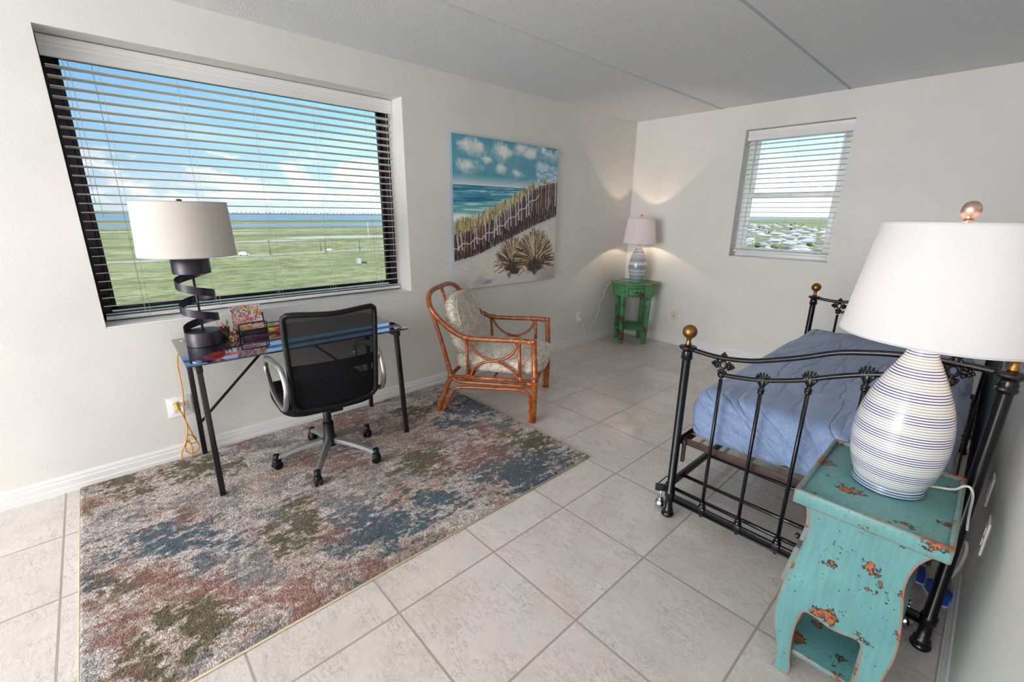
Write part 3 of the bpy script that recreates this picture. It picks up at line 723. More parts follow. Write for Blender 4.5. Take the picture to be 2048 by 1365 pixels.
at0(grid_mesh('painted_front', m_attr('oil_paint', rough=.38, bump=(160, .35, .003)), 460, 460,
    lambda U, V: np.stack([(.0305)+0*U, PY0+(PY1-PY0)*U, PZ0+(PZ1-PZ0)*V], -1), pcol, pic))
at0(MB().box((.001, PY0, PZ0), (.030, PY1, PZ1), .0015).build('canvas_edge', mat('painted_canvas_edge', (138, 162, 176), .6, var=.15, vscale=3), pic))

# ------------------------------------------------------------------ desk
desk = empty('desk', (.32, -3.955, 0), math.radians(-1.1)); tag(desk, 'glass-topped desk with galaxy print and black metal legs', 'desk')
DL, DD, DZ = 1.155, .60, .722       # along y, deep x
def desk_col(U, V):
    # U along x (0 wall .. 1 front), V along y
    X = U*DD; Y = V*DL
    n = vnoise(X, Y, 5, 51, 5); n2 = vnoise(X, Y, 9, 52, 5)
    C = np.empty(U.shape+(3,)); C[:] = (.045, .06, .13)
    def lay(w, c): w = np.clip(w, 0, 1)[..., None]; C[:] = C*(1-w)+np.array(c)*w
    lay((n-.45)*4, (.05, .14, .32)); lay((n2-.52)*5, (.16, .10, .26))
    band = np.exp(-((X-.20-.18*(Y-.25))/.085)**2)
    lay(band*1.0*(n+.2)*np.clip((Y-.1)*8, 0, 1), (.46, .12, .26)); lay(band*(n2-.50)*4*np.clip((Y-.15)*8, 0, 1), (.60, .18, .22))
    lay(band*np.clip((n-.62)*5, 0, 1)*(Y > .3), (.70, .42, .38))
    lay((Y-.45)*3*(X > .3), (.03, .10, .22))
    st = np.random.RandomState(5).rand(*U.shape); lay((st > .9965)*.9, (.85, .88, .95))
    d = np.hypot((X-.50), (Y-.16)); tex = vnoise(X, Y*2, 14, 53, 4)
    lay((.082-d)*120, (.72, .20, .16)); lay(np.clip((.082-d)*120, 0, 1)*(tex-.45)*3, (.88, .42, .26)); lay(np.clip((.082-d)*120, 0, 1)*(.42-tex)*4, (.45, .08, .14))
    lay(((X < .008)|(X > DD-.008))*1.0, (.03, .03, .05)); lay((Y < .055)*(X < .30)*1.0, (.20, .20, .22))
    return C
grid_mesh('glass_top', m_attr('printed_glass', rough=.04, spec=.8, coat=1.0), 240, 420,
    lambda U, V: np.stack([-DD/2+U*DD, -DL/2+V*DL, DZ+.0082+0*U], -1), desk_col, desk)
MB().box((-DD/2, -DL/2, DZ), (DD/2, DL/2, DZ+.008), .0015).build('glass_edge', mat('dark_glass_edge', (28, 42, 62), .15, coat=.8), desk)
lx0, lx1, ly = -.252, .290, .540
MB().box((-.235, -ly+.0, DZ-.045), (.265, -ly+.028, DZ-.012), .002).box((-.235, ly-.028, DZ-.045), (.265, ly, DZ-.012), .002) \
    .box((-.05, -ly+.028, DZ-.042), (-.02, ly-.028, DZ-.014), .002).build('top_rail', BLACKM, desk)
for sy in (-1, 1):
    y = sy*(ly-.014)
    for (xb, xt) in ((lx0, -.205), (lx1, .235)):
        MB().bar((xt, y, DZ-.03), (xb, sy*(ly-.010), .0135), .026, .026, (0, 1, 0), .002).build('leg', BLACKM, desk)
    for xx in (-.245, .245):
        MB().lathe([(.0, 0), (.02, 0), (.02, .0022), (.016, .003), (0, .003)], (xx, sy*(DL/2-.05), DZ+.008), 18).lathe([(.009, 0), (.009, .012)], (xx, sy*(DL/2-.05), DZ-.012), 10).build('glass_fixing', CHROME, desk)
for sy in (-1, 1):
    MB().bar((-.246, sy*.535, .21), (-.225, sy*.05, DZ-.03), .016, .004, (1, 0, 0)).build('brace', BLACKM, desk)

# ------------------------------------------------------------------ spiral lamp on the desk
DT = DZ+.0085
lp = empty('desk_lamp', (.222, -4.398, DT)); tag(lp, 'dark spiral-ribbon table lamp with grey drum shade on the desk', 'lamp')
MB().lathe([(.083, 0), (.085, .002), (.085, .074), (.083, .077), (0, .077)], n=40).build('base', BRONZE, lp, auto=40)
zt = .386
MB().lathe([(0, zt-.001), (.083, zt), (.085, zt+.002), (.085, zt+.072), (.083, zt+.075), (0, zt+.075)], n=40).build('top_drum', BRONZE, lp, auto=40)
b = MB(); ns = 150; hw_ = .0205
for i in range(ns+1):
    t = i/ns; th = math.radians(90+900*t); z = zt+.010-(zt-.068)*t; h2 = hw_*1.0
    if i < 14: z = z+.012*(1-i/14)
    r1, r2 = .0845, .0815
    b.v += [(r1*math.cos(th), r1*math.sin(th), z-h2), (r1*math.cos(th), r1*math.sin(th), z+h2), (r2*math.cos(th), r2*math.sin(th), z+h2), (r2*math.cos(th), r2*math.sin(th), z-h2)]
for i in range(ns):
    for k in range(4):
        b.f.append((i*4+k, i*4+(k+1) % 4, i*4+4+(k+1) % 4, i*4+4+k)); b.mi.append(0); b.sm.append(True)
b.f += [(0, 1, 2, 3), (ns*4+3, ns*4+2, ns*4+1, ns*4)]; b.mi += [0, 0]; b.sm += [False, False]
b.build('spiral_ribbon', BRONZE, lp, auto=40)
MB().tube([(0, 0, .07), (0, 0, zt+.01)], .0058, 10).build('rod', BRONZE, lp)
MB().tube([(0, 0, zt+.07), (0, 0, zt+.15)], .009, 12).build('neck', mat('dark_copper', (92, 54, 40), .35, metal=.6), lp)
z0, z1, r0, r1 = .478, .742, .213, .203
b = MB(); b.lathe([(r0, z0), (r1, z1), (r1-.002, z1), (r0-.002, z0), (r0, z0)], n=64, cap=False); sh = b.build('lamp_shade', SHADE_D, lp, auto=50)
b = MB(); b.tube([(r1*math.cos(a), r1*math.sin(a), z1) for a in [2*PI*k/48 for k in range(48)]], .0018, 6, closed=True).build('shade_rim', mat('shade_rim_tape', (176, 168, 158), .7), lp)
b = MB(); b.tube([(r0*math.cos(a), r0*math.sin(a), z0) for a in [2*PI*k/48 for k in range(48)]], .0018, 6, closed=True)
b.build('shade_rim', mat('shade_rim_tape', (176, 168, 158), .7), lp)
b = MB()
for k in range(3):
    a = 2*PI*k/3+.3; b.tube([(0, 0, z1-.004), (r1*math.cos(a), r1*math.sin(a), z1-.004)], .0016, 6)
b.tube([(0, 0, zt+.15), (0, 0, z1+.004)], .004, 8); b.build('shade_fitter', BLACKM, lp)
MB().lathe([(.012, z1-.004), (.0125, z1+.008), (.010, z1+.014), (0, z1+.0145)], n=16).build('finial', BRONZE, lp)

# ------------------------------------------------------------------ things on the desk
dp = lambda x, y: (x, y, DT)
org = empty('desk_organizer', (.175, -4.15, DT)); tag(org, 'black wire desk organizer with trays beside the spiral lamp', 'organizer')
b = MB()
for z in (.004, .040): b.tube([(-.075, -.085, z), (.045, -.085, z), (.045, .17, z), (-.075, .17, z)], .0033, 7, closed=True)
for (x, y) in [(-.075, -.085), (.045, -.085), (.045, .17), (-.075, .17), (.045, .04), (-.075, .04)]: b.tube([(x, y, .003), (x, y, .041)], .002, 6)
for k in range(12): b.tube([(-.075, -.085+.0232*k, .004), (.045, -.085+.0232*k, .004)], .0011, 5)
b.build('wire_tray', BLACKM, org)
for (x, h_, yy0, yy1) in ((.030, .078, -.075, .068), (-.055, .115, -.082, .075)):
    MB().tube(catmull([(x, yy0, .004), (x-.002, yy0, h_-.02), (x-.003, yy0+.012, h_-.003), (x-.003, yy1-.012, h_-.003), (x-.002, yy1, h_-.02), (x, yy1, .004)], 6), .0042, 8).build('wire_divider', BLACKM, org)
MB().box((.032, -.068, .004), (.044, .062, .036), .002).build('mesh_panel', mat('black_mesh_panel', (30, 30, 36), .5, bump=.6, bscale=500), org)
# floral notebook
def floral(U, V):
    r = np.random.RandomState(21); C = np.empty(U.shape+(3,)); C[:] = (.93, .87, .88); X = U*.15; Y = V*.165
    pal = [(.93, .52, .55), (.96, .72, .70), (.95, .72, .15), (.90, .40, .35), (.55, .58, .75), (.97, .80, .78), (.80, .45, .62)]
    for i in range(170):
        x, y = r.rand()*.15, r.rand()*.165; c = (.25, .30, .28) if i % 3 else (.62, .62, .25); a = r.rand()*3
        d = np.hypot(((X-x)*math.cos(a)+(Y-y)*math.sin(a))/3, (-(X-x)*math.sin(a)+(Y-y)*math.cos(a))); C[d < .0024] = c
    for i in range(90):
        x, y = r.rand()*.15, r.rand()*.165; R = .0085+.006*r.rand(); an = np.arctan2(Y-y, X-x); d = np.hypot(X-x, Y-y)
        m = d < R*(.72+.28*np.cos(5*an+i)); C[m] = pal[r.randint(len(pal))]; C[d < R*.25] = (.95, .8, .2) if i % 2 else (.5, .2, .25)
    return C
nb = empty('notebook', (.150, -4.162, DT+.006), 0); tag(nb, 'floral patterned notebook standing in the wire organizer', 'notebook')
tl = .045
grid_mesh('front_cover', m_attr('floral_paper', rough=.45), 150, 160, lambda U, V: np.stack([.0095-V*tl+0*U, -.078+U*.158, V*.158], -1), floral, nb)
b = MB(); vs = []
for (u, v) in ((0, 0), (1, 0), (1, 1), (0, 1)):
    for d in (0, -.010): vs.append((.009+d-v*tl, -.078+u*.158, v*.158))
b.add(vs, [(0, 2, 4, 6), (1, 7, 5, 3), (0, 1, 3, 2), (2, 3, 5, 4), (4, 5, 7, 6), (6, 7, 1, 0)], False).build('pages', mat('white_pages', (232, 228, 222), .7), nb)
# small floral-wrapped cups with pencils and clips
CUPM = m_attr('cup_print', rough=.5)
def cup(x, y, r, h, label, n_pen, seed):
    root = empty('pencil_cup', (x, y, DT)); tag(root, label, 'cup')
    rr = random.Random(seed)
    def pos(U, V): return np.stack([r*np.cos(U*2*PI), r*np.sin(U*2*PI), V*h], -1)
    def colf(U, V):
        C = np.empty(U.shape+(3,)); C[:] = (.12, .14, .13); r_ = np.random.RandomState(seed)
        for i in range(60):
            u, v = r_.rand(2); d = np.hypot((U-u)*2*PI*r, (V-v)*h); C[d < .006] = [(.85, .3, .3), (.35, .55, .25), (.9, .75, .2), (.85, .55, .6), (.2, .45, .35)][r_.randint(5)]
        return C
    grid_mesh('wrap', CUPM, 60, 20, pos, colf, root)
    MB().lathe([(0, .001), (r-.001, .001), (r-.001, h-.001)], n=20, cap=False).tube([(r*math.cos(2*PI*k/20), r*math.sin(2*PI*k/20), h) for k in range(20)], .002, 6, closed=True).build('cup_body', BLACKM, root)
    return root
cup(.155, -4.292, .030, .062, 'floral black cup of pencils behind the spiral lamp', 6, 4)
cup(.228, -4.262, .026, .040, 'short floral black cup of clips beside the spiral lamp base', 0, 9)
rr = random.Random(3)
pcs = [(228, 90, 60), (236, 170, 60), (120, 150, 70), (240, 196, 190), (235, 120, 90), (215, 205, 190)]
for i in range(6):
    a = i*1.05; x0, y0 = .155+.008*math.cos(a), -4.292+.008*math.sin(a); x1, y1 = .155+.026*math.cos(a), -4.292+.030*math.sin(a)
    o = empty('pencil', (x0, y0, DT+.003)); col = pcs[i]
    nm = ['red', 'amber', 'green', 'pale pink', 'coral', 'cream'][i]
    tag(o, f'{nm} pencil standing in the floral cup behind the lamp', 'pencil', 'pencils in the floral cup')
    h_ = .088+.006*(i % 3); d = (x1-x0, y1-y0, h_)
    MB().tube([(0, 0, 0), (d[0]*.93, d[1]*.93, d[2]*.93)], .0034, 6).build('shaft', mat('pencil_'+str(i), col, .4), o)
    MB().tube([(d[0]*.93, d[1]*.93, d[2]*.93), d], [.0034, .0008], 6).build('tip', mat('pencil_tip', (214, 178, 130), .6), o)
for i in range(7):
    o = MB().box((-.010, -.003, -.006), (.010, .003, .006), .001).build('binder_clip', mat('clip_colour', [(216, 70, 50), (236, 190, 40), (90, 150, 80), (226, 110, 60), (240, 200, 60), (200, 60, 80), (70, 130, 110)][i], .4))
    tag(o, ['red', 'yellow', 'green', 'orange', 'light yellow', 'crimson', 'dark green'][i]+' clip lying in the short floral cup', 'clip', 'clips in the short cup')
    o.location = (.228+.011*math.cos(i*2.1), -4.262+.011*math.sin(i*2.1), DT+.030+.004*(i % 3)); o.rotation_euler = (i*.7, i*.4, i)
for i, (dx, dy, c, nm) in enumerate([(0, 0, (236, 200, 60), 'yellow'), (.004, .03, (226, 90, 60), 'coral'), (-.014, .012, (90, 160, 110), 'green')]):
    o = MB().box((-.018, -.018, 0), (.018, .018, .012), .001).build('sticky_notes', mat('note_'+nm, c, .6)); o.rotation_euler = (.15*i, .5, .3*i)
    o.location = (.185+dx, -4.055+dy, DT+.016+.004*i); tag(o, f'{nm} sticky note pad lying in the organizer tray', 'sticky notes', 'sticky notes in the tray')

# ------------------------------------------------------------------ mesh-back office chair
oc = empty('office_chair', (.610, -3.930, .016), math.radians(180-4)); tag(oc, 'black mesh-back swivel office chair at the desk', 'office chair')
# local: +x points to the desk, +y to the left of the photo's chair front
def oc_pt(x, y, z): return (x, y, z)
ct = .004
for k in range(5):
    th = math.radians(-108.7+72*k-176+2); d = Vector((math.cos(th), math.sin(th), 0)); n_ = Vector((-d.y, d.x, 0))
    b = MB(); prof = []
    for i in range(9):
        t = i/8; rad = .035+.245*t; z = .125-.050*t**1.6; w = .021-.007*t; h_ = .015-.004*t
        for (a, c_) in ((-w, -h_), (-w*.8, h_*.6), (0, h_), (w*.8, h_*.6), (w, -h_)): prof.append(d*rad+n_*a+Vector((0, 0, z+c_)))
    fs = [(i*5+j, i*5+(j+1) % 5, i*5+5+(j+1) % 5, i*5+5+j) for i in range(8) for j in range(5)]+[(0, 1, 2, 3, 4), (44, 43, 42, 41, 40)]
    b.add(prof, fs, True); lg = b.build('base_leg', GREYAL, oc, auto=35)
    p = d*.288
    b = MB(); b.lathe([(.0, .092), (.017, .090), (.0175, .060), (.014, .052)], p, 14)
    b.superell(p+Vector((0, 0, .046)), (.024, .020, .020), .8, .8, 14, 8, rot=Matrix.Rotation(th+.5, 3, 'Z'))
    cs = b.build('caster', BLKPL, oc)
    ax = Vector((math.cos(th+2.0), math.sin(th+2.0), 0)); off = Vector((math.cos(th+.5), math.sin(th+.5), 0))*.012
    for s_ in (-1, 1):
        MB().lathe([(.006, -.008), (.022, -.008), (.025, -.004), (.025, .004), (.022, .008), (.006, .008)], p+off*0+ax*.013*s_+Vector((0, 0, .0255)), 18, axis=ax).build('wheel', BLKPL, cs)
MB().lathe([(.030, .085), (.042, .095), (.045, .125), (.036, .142), (.030, .15), (.030, .235), (.0225, .24), (.022, .33), (.018, .335), (.018, .40)], n=24).build('gas_column', BLKPL, oc, auto=40)
MB().box((-.10, -.09, .345), (.12, .09, .385), .012).build('tilt_mechanism', BLKPL, oc)
MB().tube([(.0, .08, .362), (.0, -.22, .35), (.0, -.235, .348)], .005, 8).superell((0, -.245, .338), (.018, .012, .022), .7, .7, 14, 8).build('height_lever', BLKPL, oc)
def seatfn(v):
    z = v.z
    if v.x > .12: z -= (v.x-.12)**2*1.1
    z += .03*(abs(v.y)/.24)**3 if v.z > 0 else 0
    if v.x < -.1: z += (-.1-v.x)*.08
    return Vector((v.x, v.y, z))
MB().superell((.045, 0, .412), (.255, .250, .056), .55, .45, 48, 18, fn=seatfn).build('seat', BLKFAB, oc)
# back: tapered frame, slightly concave, z .44 .. .965 (above rug level)
zb_, zt_ = .425, .968
def bk(y, z):   # x of the back surface
    t = (z-zb_)/(zt_-zb_)
    return -.232-.035*t+.030*(1-t)*0 - .055*(1-(y/.24)**2)*(.35+.65*t)+.06*max(0, .25-t)
def wy(z): t = (z-zb_)/(zt_-zb_); return .236-.012*(1-t)
pts = []
def loop(inset=0):
    out = []; w_ = lambda z: wy(z)-inset; za, zc = zb_+inset, zt_-inset; rc = .05
    def topz(y): return zc-.016*(1-(abs(y)/.24)**2)
    seq = [(-w_(za)+rc, za), (0, za-.012), (w_(za)-rc, za), (w_(za)-rc*.3, za+rc*.3), (w_(za+rc), za+rc), (w_((za+zc)/2), (za+zc)/2), (w_(zc-rc), zc-rc), (w_(zc)-rc*.28, zc-rc*.28), (w_(zc)-rc, topz(w_(zc)-rc)), (0, topz(0)),
           (-w_(zc)+rc, topz(w_(zc)-rc)), (-w_(zc)+rc*.28, zc-rc*.28), (-w_(zc-rc), zc-rc), (-w_((za+zc)/2), (za+zc)/2), (-w_(za+rc), za+rc), (-w_(za)+rc*.3, za+rc*.3)]
    return [(bk(y, z), y, z) for y, z in seq]
MB().tube(loop(.012), .0135, 12, closed=True, smooth_seg=6).build('back_frame', BLKPL, oc)
b = MB(); NU, NV = 24, 30; vs = []
for j in range(NV+1):
    z = zb_+.012+(zt_-zb_-.030)*j/NV
    for i in range(NU+1):
        y = (-1+2*i/NU)*(wy(z)-.014); vs.append((bk(y, z)+.002, y, z))
fs = [(j*(NU+1)+i, j*(NU+1)+i+1, (j+1)*(NU+1)+i+1, (j+1)*(NU+1)+i) for j in range(NV) for i in range(NU)]
b.add(vs, fs).build('mesh_panel', MESHM, oc)
b = MB()
for (za, zc, o_) in ((zb_+.005, zb_+.165, .006), (zb_+.205, zb_+.262, .006)):
    vs = []
    for j in range(7):
        z = za+(zc-za)*j/6
        for i in range(NU+1):
            y = (-1+2*i/NU)*(wy(z)-.012); vs.append((bk(y, z)+.004, y, z))
    for j in range(7):
        z = za+(zc-za)*j/6
        for i in range(NU+1):
            y = (-1+2*i/NU)*(wy(z)-.012); vs.append((bk(y, z)+.004+.010, y, z))
    n1 = NU+1; off = 7*n1
    fs = [(j*n1+i, j*n1+i+1, (j+1)*n1+i+1, (j+1)*n1+i) for j in range(6) for i in range(NU)]
    fs += [tuple(off+q for q in f)[::-1] for f in fs]
    for i in range(NU): fs += [(i, off+i, off+i+1, i+1), (6*n1+i, 6*n1+i+1, off+6*n1+i+1, off+6*n1+i)]
    b.add(vs, fs)
b.build('back_support', BLKFAB, oc)
b = MB(); b.bar((-.06, 0, .372), (-.200, 0, .378), .07, .012, bevel=.003).bar((-.196, 0, .376), (-.212, 0, .50), .07, .010, (1, 0, 0), .003); b.build('back_bracket', BLKPL, oc)
for s_ in (-1, 1):
    y = s_*.250
    lp_ = [(.17, y, .588), (.13, y, .635), (.02, y+s_*.012, .672), (-.12, y+s_*.012, .690), (-.225, y, .672), (-.275, y-s_*.004, .600), (-.265, y, .52), (-.215, y, .462), (-.12, y, .447), (.0, y, .462), (.08, y, .492), (.14, y, .538)]
    ar = MB().tube(lp_, .0135, 12, closed=True, smooth_seg=6).build('armrest', NICKEL, oc)
    MB().tube([(.135, y, .628), (.03, y+s_*.012, .668), (-.11, y+s_*.012, .687), (-.20, y, .678)], [.010, .0165, .0165, .010], 12, smooth_seg=6).build('arm_pad', GREYAL, ar)
    for xx in (-.14, -.02): MB().tube([(xx, y, .450), (xx, s_*.21, .405)], .007, 8).build('arm_bolt', CHROME, ar)

# ------------------------------------------------------------------ rattan armchair
AF = Vector((.818, .575, 0)).normalized(); AS = Vector((-AF.y, AF.x, 0))
A0 = Vector((.470, -3.084, 0))+AF*.36+AS*.347
ach = empty('rattan_armchair', A0, math.atan2(AF.y, AF.x)); tag(ach, 'stained rattan armchair with beige damask cushions below the painting', 'armchair')
def q(u, v, z): return (u-.36, v-.347, z)
AW = .694
half = [(.712, 0, .590), (.66, 0, .598), (.595, 0, .598), (.386, 0, .592), (.241, 0, .594), (.155, 0, .625), (.087, 0, .672), (.027, 0, .728), (-.020, .006, .785), (-.050, .035, .835), (-.070, .10, .872), (-.078, .20, .890), (-.075, .347, .893)]
full = half+[(u, AW-v, z) for (u, v, z) in half[::-1][1:]]
MB().tube([q(*p) for p in full], .0185, 12, smooth_seg=4).build('arm_and_back_rail', RATTAN, ach)
for s_, v in ((1, 0.0), (-1, AW)):
    MB().tube([q(.722, v, .001), q(.728, v, .31), q(.712, v, .604)], .0205, 12).build('front_leg', RATTAN, ach)
    zf = .017 if v == 0 else .001
    MB().tube([q(.004, v, zf), q(.035, v, .10), q(.085, v, .235), q(.112, v, .300), q(.085, v, .42), q(.03, v, .62), q(-.030, v+s_*.012, .79)], [.021, .020, .019, .018, .016, .015, .014], 12, smooth_seg=5).build('rear_leg', RATTAN, ach)
    MB().tube([q(.112, v, .298), q(.728, v, .310)], .015, 10).build('seat_rail', RATTAN, ach)
    MB().tube([q(.120, v, .290), q(.16, v, .268), q(.22, v, .262), q(.71, v, .272)], .0135, 10, smooth_seg=4).build('lower_rail', RATTAN, ach)
    MB().tube([q(.698, v, .001), q(.696, v, .15), q(.680, v, .212), q(.62, v, .238), q(.45, v, .232), q(.22, v, .222), q(.145, v, .205), (q(.105, v, .15)), q(.045, v, zf+.005)], .0125, 10, smooth_seg=5).build('arched_stretcher', RATTAN, ach)
    MB().tube([q(.234, v, .580), q(.246, v, .305)], .0125, 10).build('arm_post', RATTAN, ach)
    MB().tube([q(.612, v, .592), q(.622, v, .312)], .0125, 10).build('arm_post', RATTAN, ach)
    MB().tube([q(.252, v, .572), q(.285, v, .515), q(.35, v, .465), q(.43, v, .443), q(.51, v, .463), q(.572, v, .510), q(.600, v, .575)], .0098, 10, smooth_seg=6).build('arm_hoop', RATTAN, ach)
    MB().tube([q(.262, v, .315), q(.29, v, .375), q(.35, v, .418), q(.43, v, .436), q(.51, v, .415), (q(.575, v, .37)), q(.612, v, .315)], .0098, 10, smooth_seg=6).build('arm_hoop', RATTAN, ach)
    for (u, z, d, r_, l_) in [(.712, .598, (0, 0, 1), .0235, .03), (.690, .594, (1, 0, 0), .0215, .035), (.605, .597, (1, 0, .02), .0215, .05), (.236, .595, (1, 0, -.1), .0215, .05), (.727, .305, (0, 0, 1), .024, .05), (.245, .31, (0, 0, 1), .0155, .03), (.622, .32, (0, 0, 1), .0155, .03), (.11, .30, (.2, 0, 1), .0215, .04), (.695, .290, (1, 0, 0), .0175, .04)]:
        MB().lathe([(r_-.002, -l_/2), (r_, -l_/2+.003), (r_*.97, 0), (r_, l_/2-.003), (r_-.002, l_/2)], q(u, v, z), 14, axis=d).build('cane_binding', RATTAN, ach)
MB().tube([q(.728, 0, .305), q(.728, AW, .305)], .015, 10).build('front_rail', RATTAN, ach)
MB().tube([q(.722, .0, .16), q(.722, .02, .235), q(.722, .08, .272), q(.722, AW-.08, .272), q(.722, AW-.02, .235), q(.722, AW, .16)], .0115, 10, smooth_seg=5).build('front_stretcher', RATTAN, ach)
MB().tube([q(.112, 0, .305), q(.112, AW, .305)], .015, 10).build('rear_rail', RATTAN, ach)
for v in (.347,):
    MB().tube([q(-.072, v, .885), q(.0, v, .62), q(.095, v, .31)], .0125, 10, smooth_seg=4).build('back_spindle', RATTAN, ach)
b = MB()
for u in (.25, .42, .58): b.tube([q(u, 0, .298), q(u, AW, .298)], .009, 8)
b.build('seat_slat', RATTAN, ach)
def sfn(v):
    return Vector((v.x, v.y, v.z+.022*math.exp(-((v.x-.02)/.2)**2-(v.y/.2)**2)*(1 if v.z > 0 else 0)))
MB().superell(q(.440, .347, .388), (.345, .318, .078), .62, .42, 56, 24, fn=sfn).build('seat_cushion', DAMASK, ach)
Rb = Matrix.Rotation(math.radians(-17), 3, 'Y')
def bfn(v):
    t = (v.z+.25)/.5; w = 1-.10*max(0, t-.45)**1.0
    return Vector((v.x*(1-.15*t), v.y*w, v.z))
bc = MB().superell(q(.118, .347, .628), (.078, .285, .235), .62, .60, 56, 26, fn=bfn, rot=Rb).build('back_cushion', DAMASK, ach)
b = MB()
ring = [Rb @ Vector((.062, .270*math.copysign(abs(math.cos(a))**.6, math.cos(a)), .222*math.copysign(abs(math.sin(a))**.62, math.sin(a)))) for a in [2*PI*k/60 for k in range(60)]]
b.tube([Vector(q(.118, .347, .628))+r_ for r_ in ring], .0035, 6, closed=True).build('piping', DAMASK, bc)

# ------------------------------------------------------------------ green round table in the corner
gt = empty('side_table', (.307, -.278, 0), math.radians(45)); tag(gt, 'small round green distressed table in the far corner', 'side table')
GZ = .702; GR = .262
MB().lathe([(0, GZ-.022), (GR-.012, GZ-.022), (GR-.002, GZ-.016), (GR, GZ-.010), (GR-.003, GZ-.002), (GR-.010, GZ), (0, GZ)], n=56).build('table_top', GREEN, gt, auto=50)
ga = math.radians(-90)
MB().lathe([(.220, GZ-.145), (.232, GZ-.143), (.232, GZ-.022), (.220, GZ-.022), (.220, GZ-.145)], n=56, cap=False).build('apron', GREEN, gt, auto=50)
for sx in (-1, 1):
    for sy in (-1, 1):
        b = MB(); xo, yo = sx*.128, sy*.128
        b.bar((xo, yo, 0), (xo*1.16, yo*1.16, GZ-.022), .042, .042, (sx, -sy, 0), .004); b.build('leg', GREEN, gt)
MB().lathe([(0, .175), (.190, .175), (.196, .180), (.196, .192), (.190, .197), (0, .197)], n=48).build('lower_shelf', GREEN, gt, auto=50)
# drawer front faces the camera
cdir = math.atan2(CAM[1]+.278, CAM[0]-.307)-math.radians(45)+math.radians(8)
def arc(a0, a1, r_, z0, z1, th, n=10):
    b = MB(); vs = []
    for k in range(n+1):
        a = a0+(a1-a0)*k/n
        for (rr_, z) in ((r_, z0), (r_, z1), (r_+th, z1), (r_+th, z0)): vs.append((rr_*math.cos(a), rr_*math.sin(a), z))
    fs = [(k*4+j, k*4+(j+1) % 4, k*4+4+(j+1) % 4, k*4+4+j) for k in range(n) for j in range(4)]+[(0, 1, 2, 3), (n*4+3, n*4+2, n*4+1, n*4)]
    return b.add(vs, fs, False)
dw = arc(cdir-.36, cdir+.36, .230, GZ-.125, GZ-.048, .008).build('drawer', GREEN, gt)
fr = MB(); 
for (a0, a1, z0, z1) in ((cdir-.375, cdir+.375, GZ-.129, GZ-.122), (cdir-.375, cdir+.375, GZ-.051, GZ-.044), (cdir-.375, cdir-.345, GZ-.129, GZ-.044), (cdir+.345, cdir+.375, GZ-.129, GZ-.044)):
    t_ = arc(a0, a1, .2305, z0, z1, .0095); fr.add(t_.v, t_.f, False)
fr.build('drawer_bead', mat('worn_brown_edge', (52, 26, 18), .6, bump=.4), gt)
kd = Vector((math.cos(cdir), math.sin(cdir), 0))
kb = MB().lathe([(.004, 0), (.005, .008), (.011, .013), (.012, .019), (.008, .024), (0, .025)], kd*.237+Vector((0, 0, GZ-.088)), 14, axis=kd).build('knob', DARKH, dw)

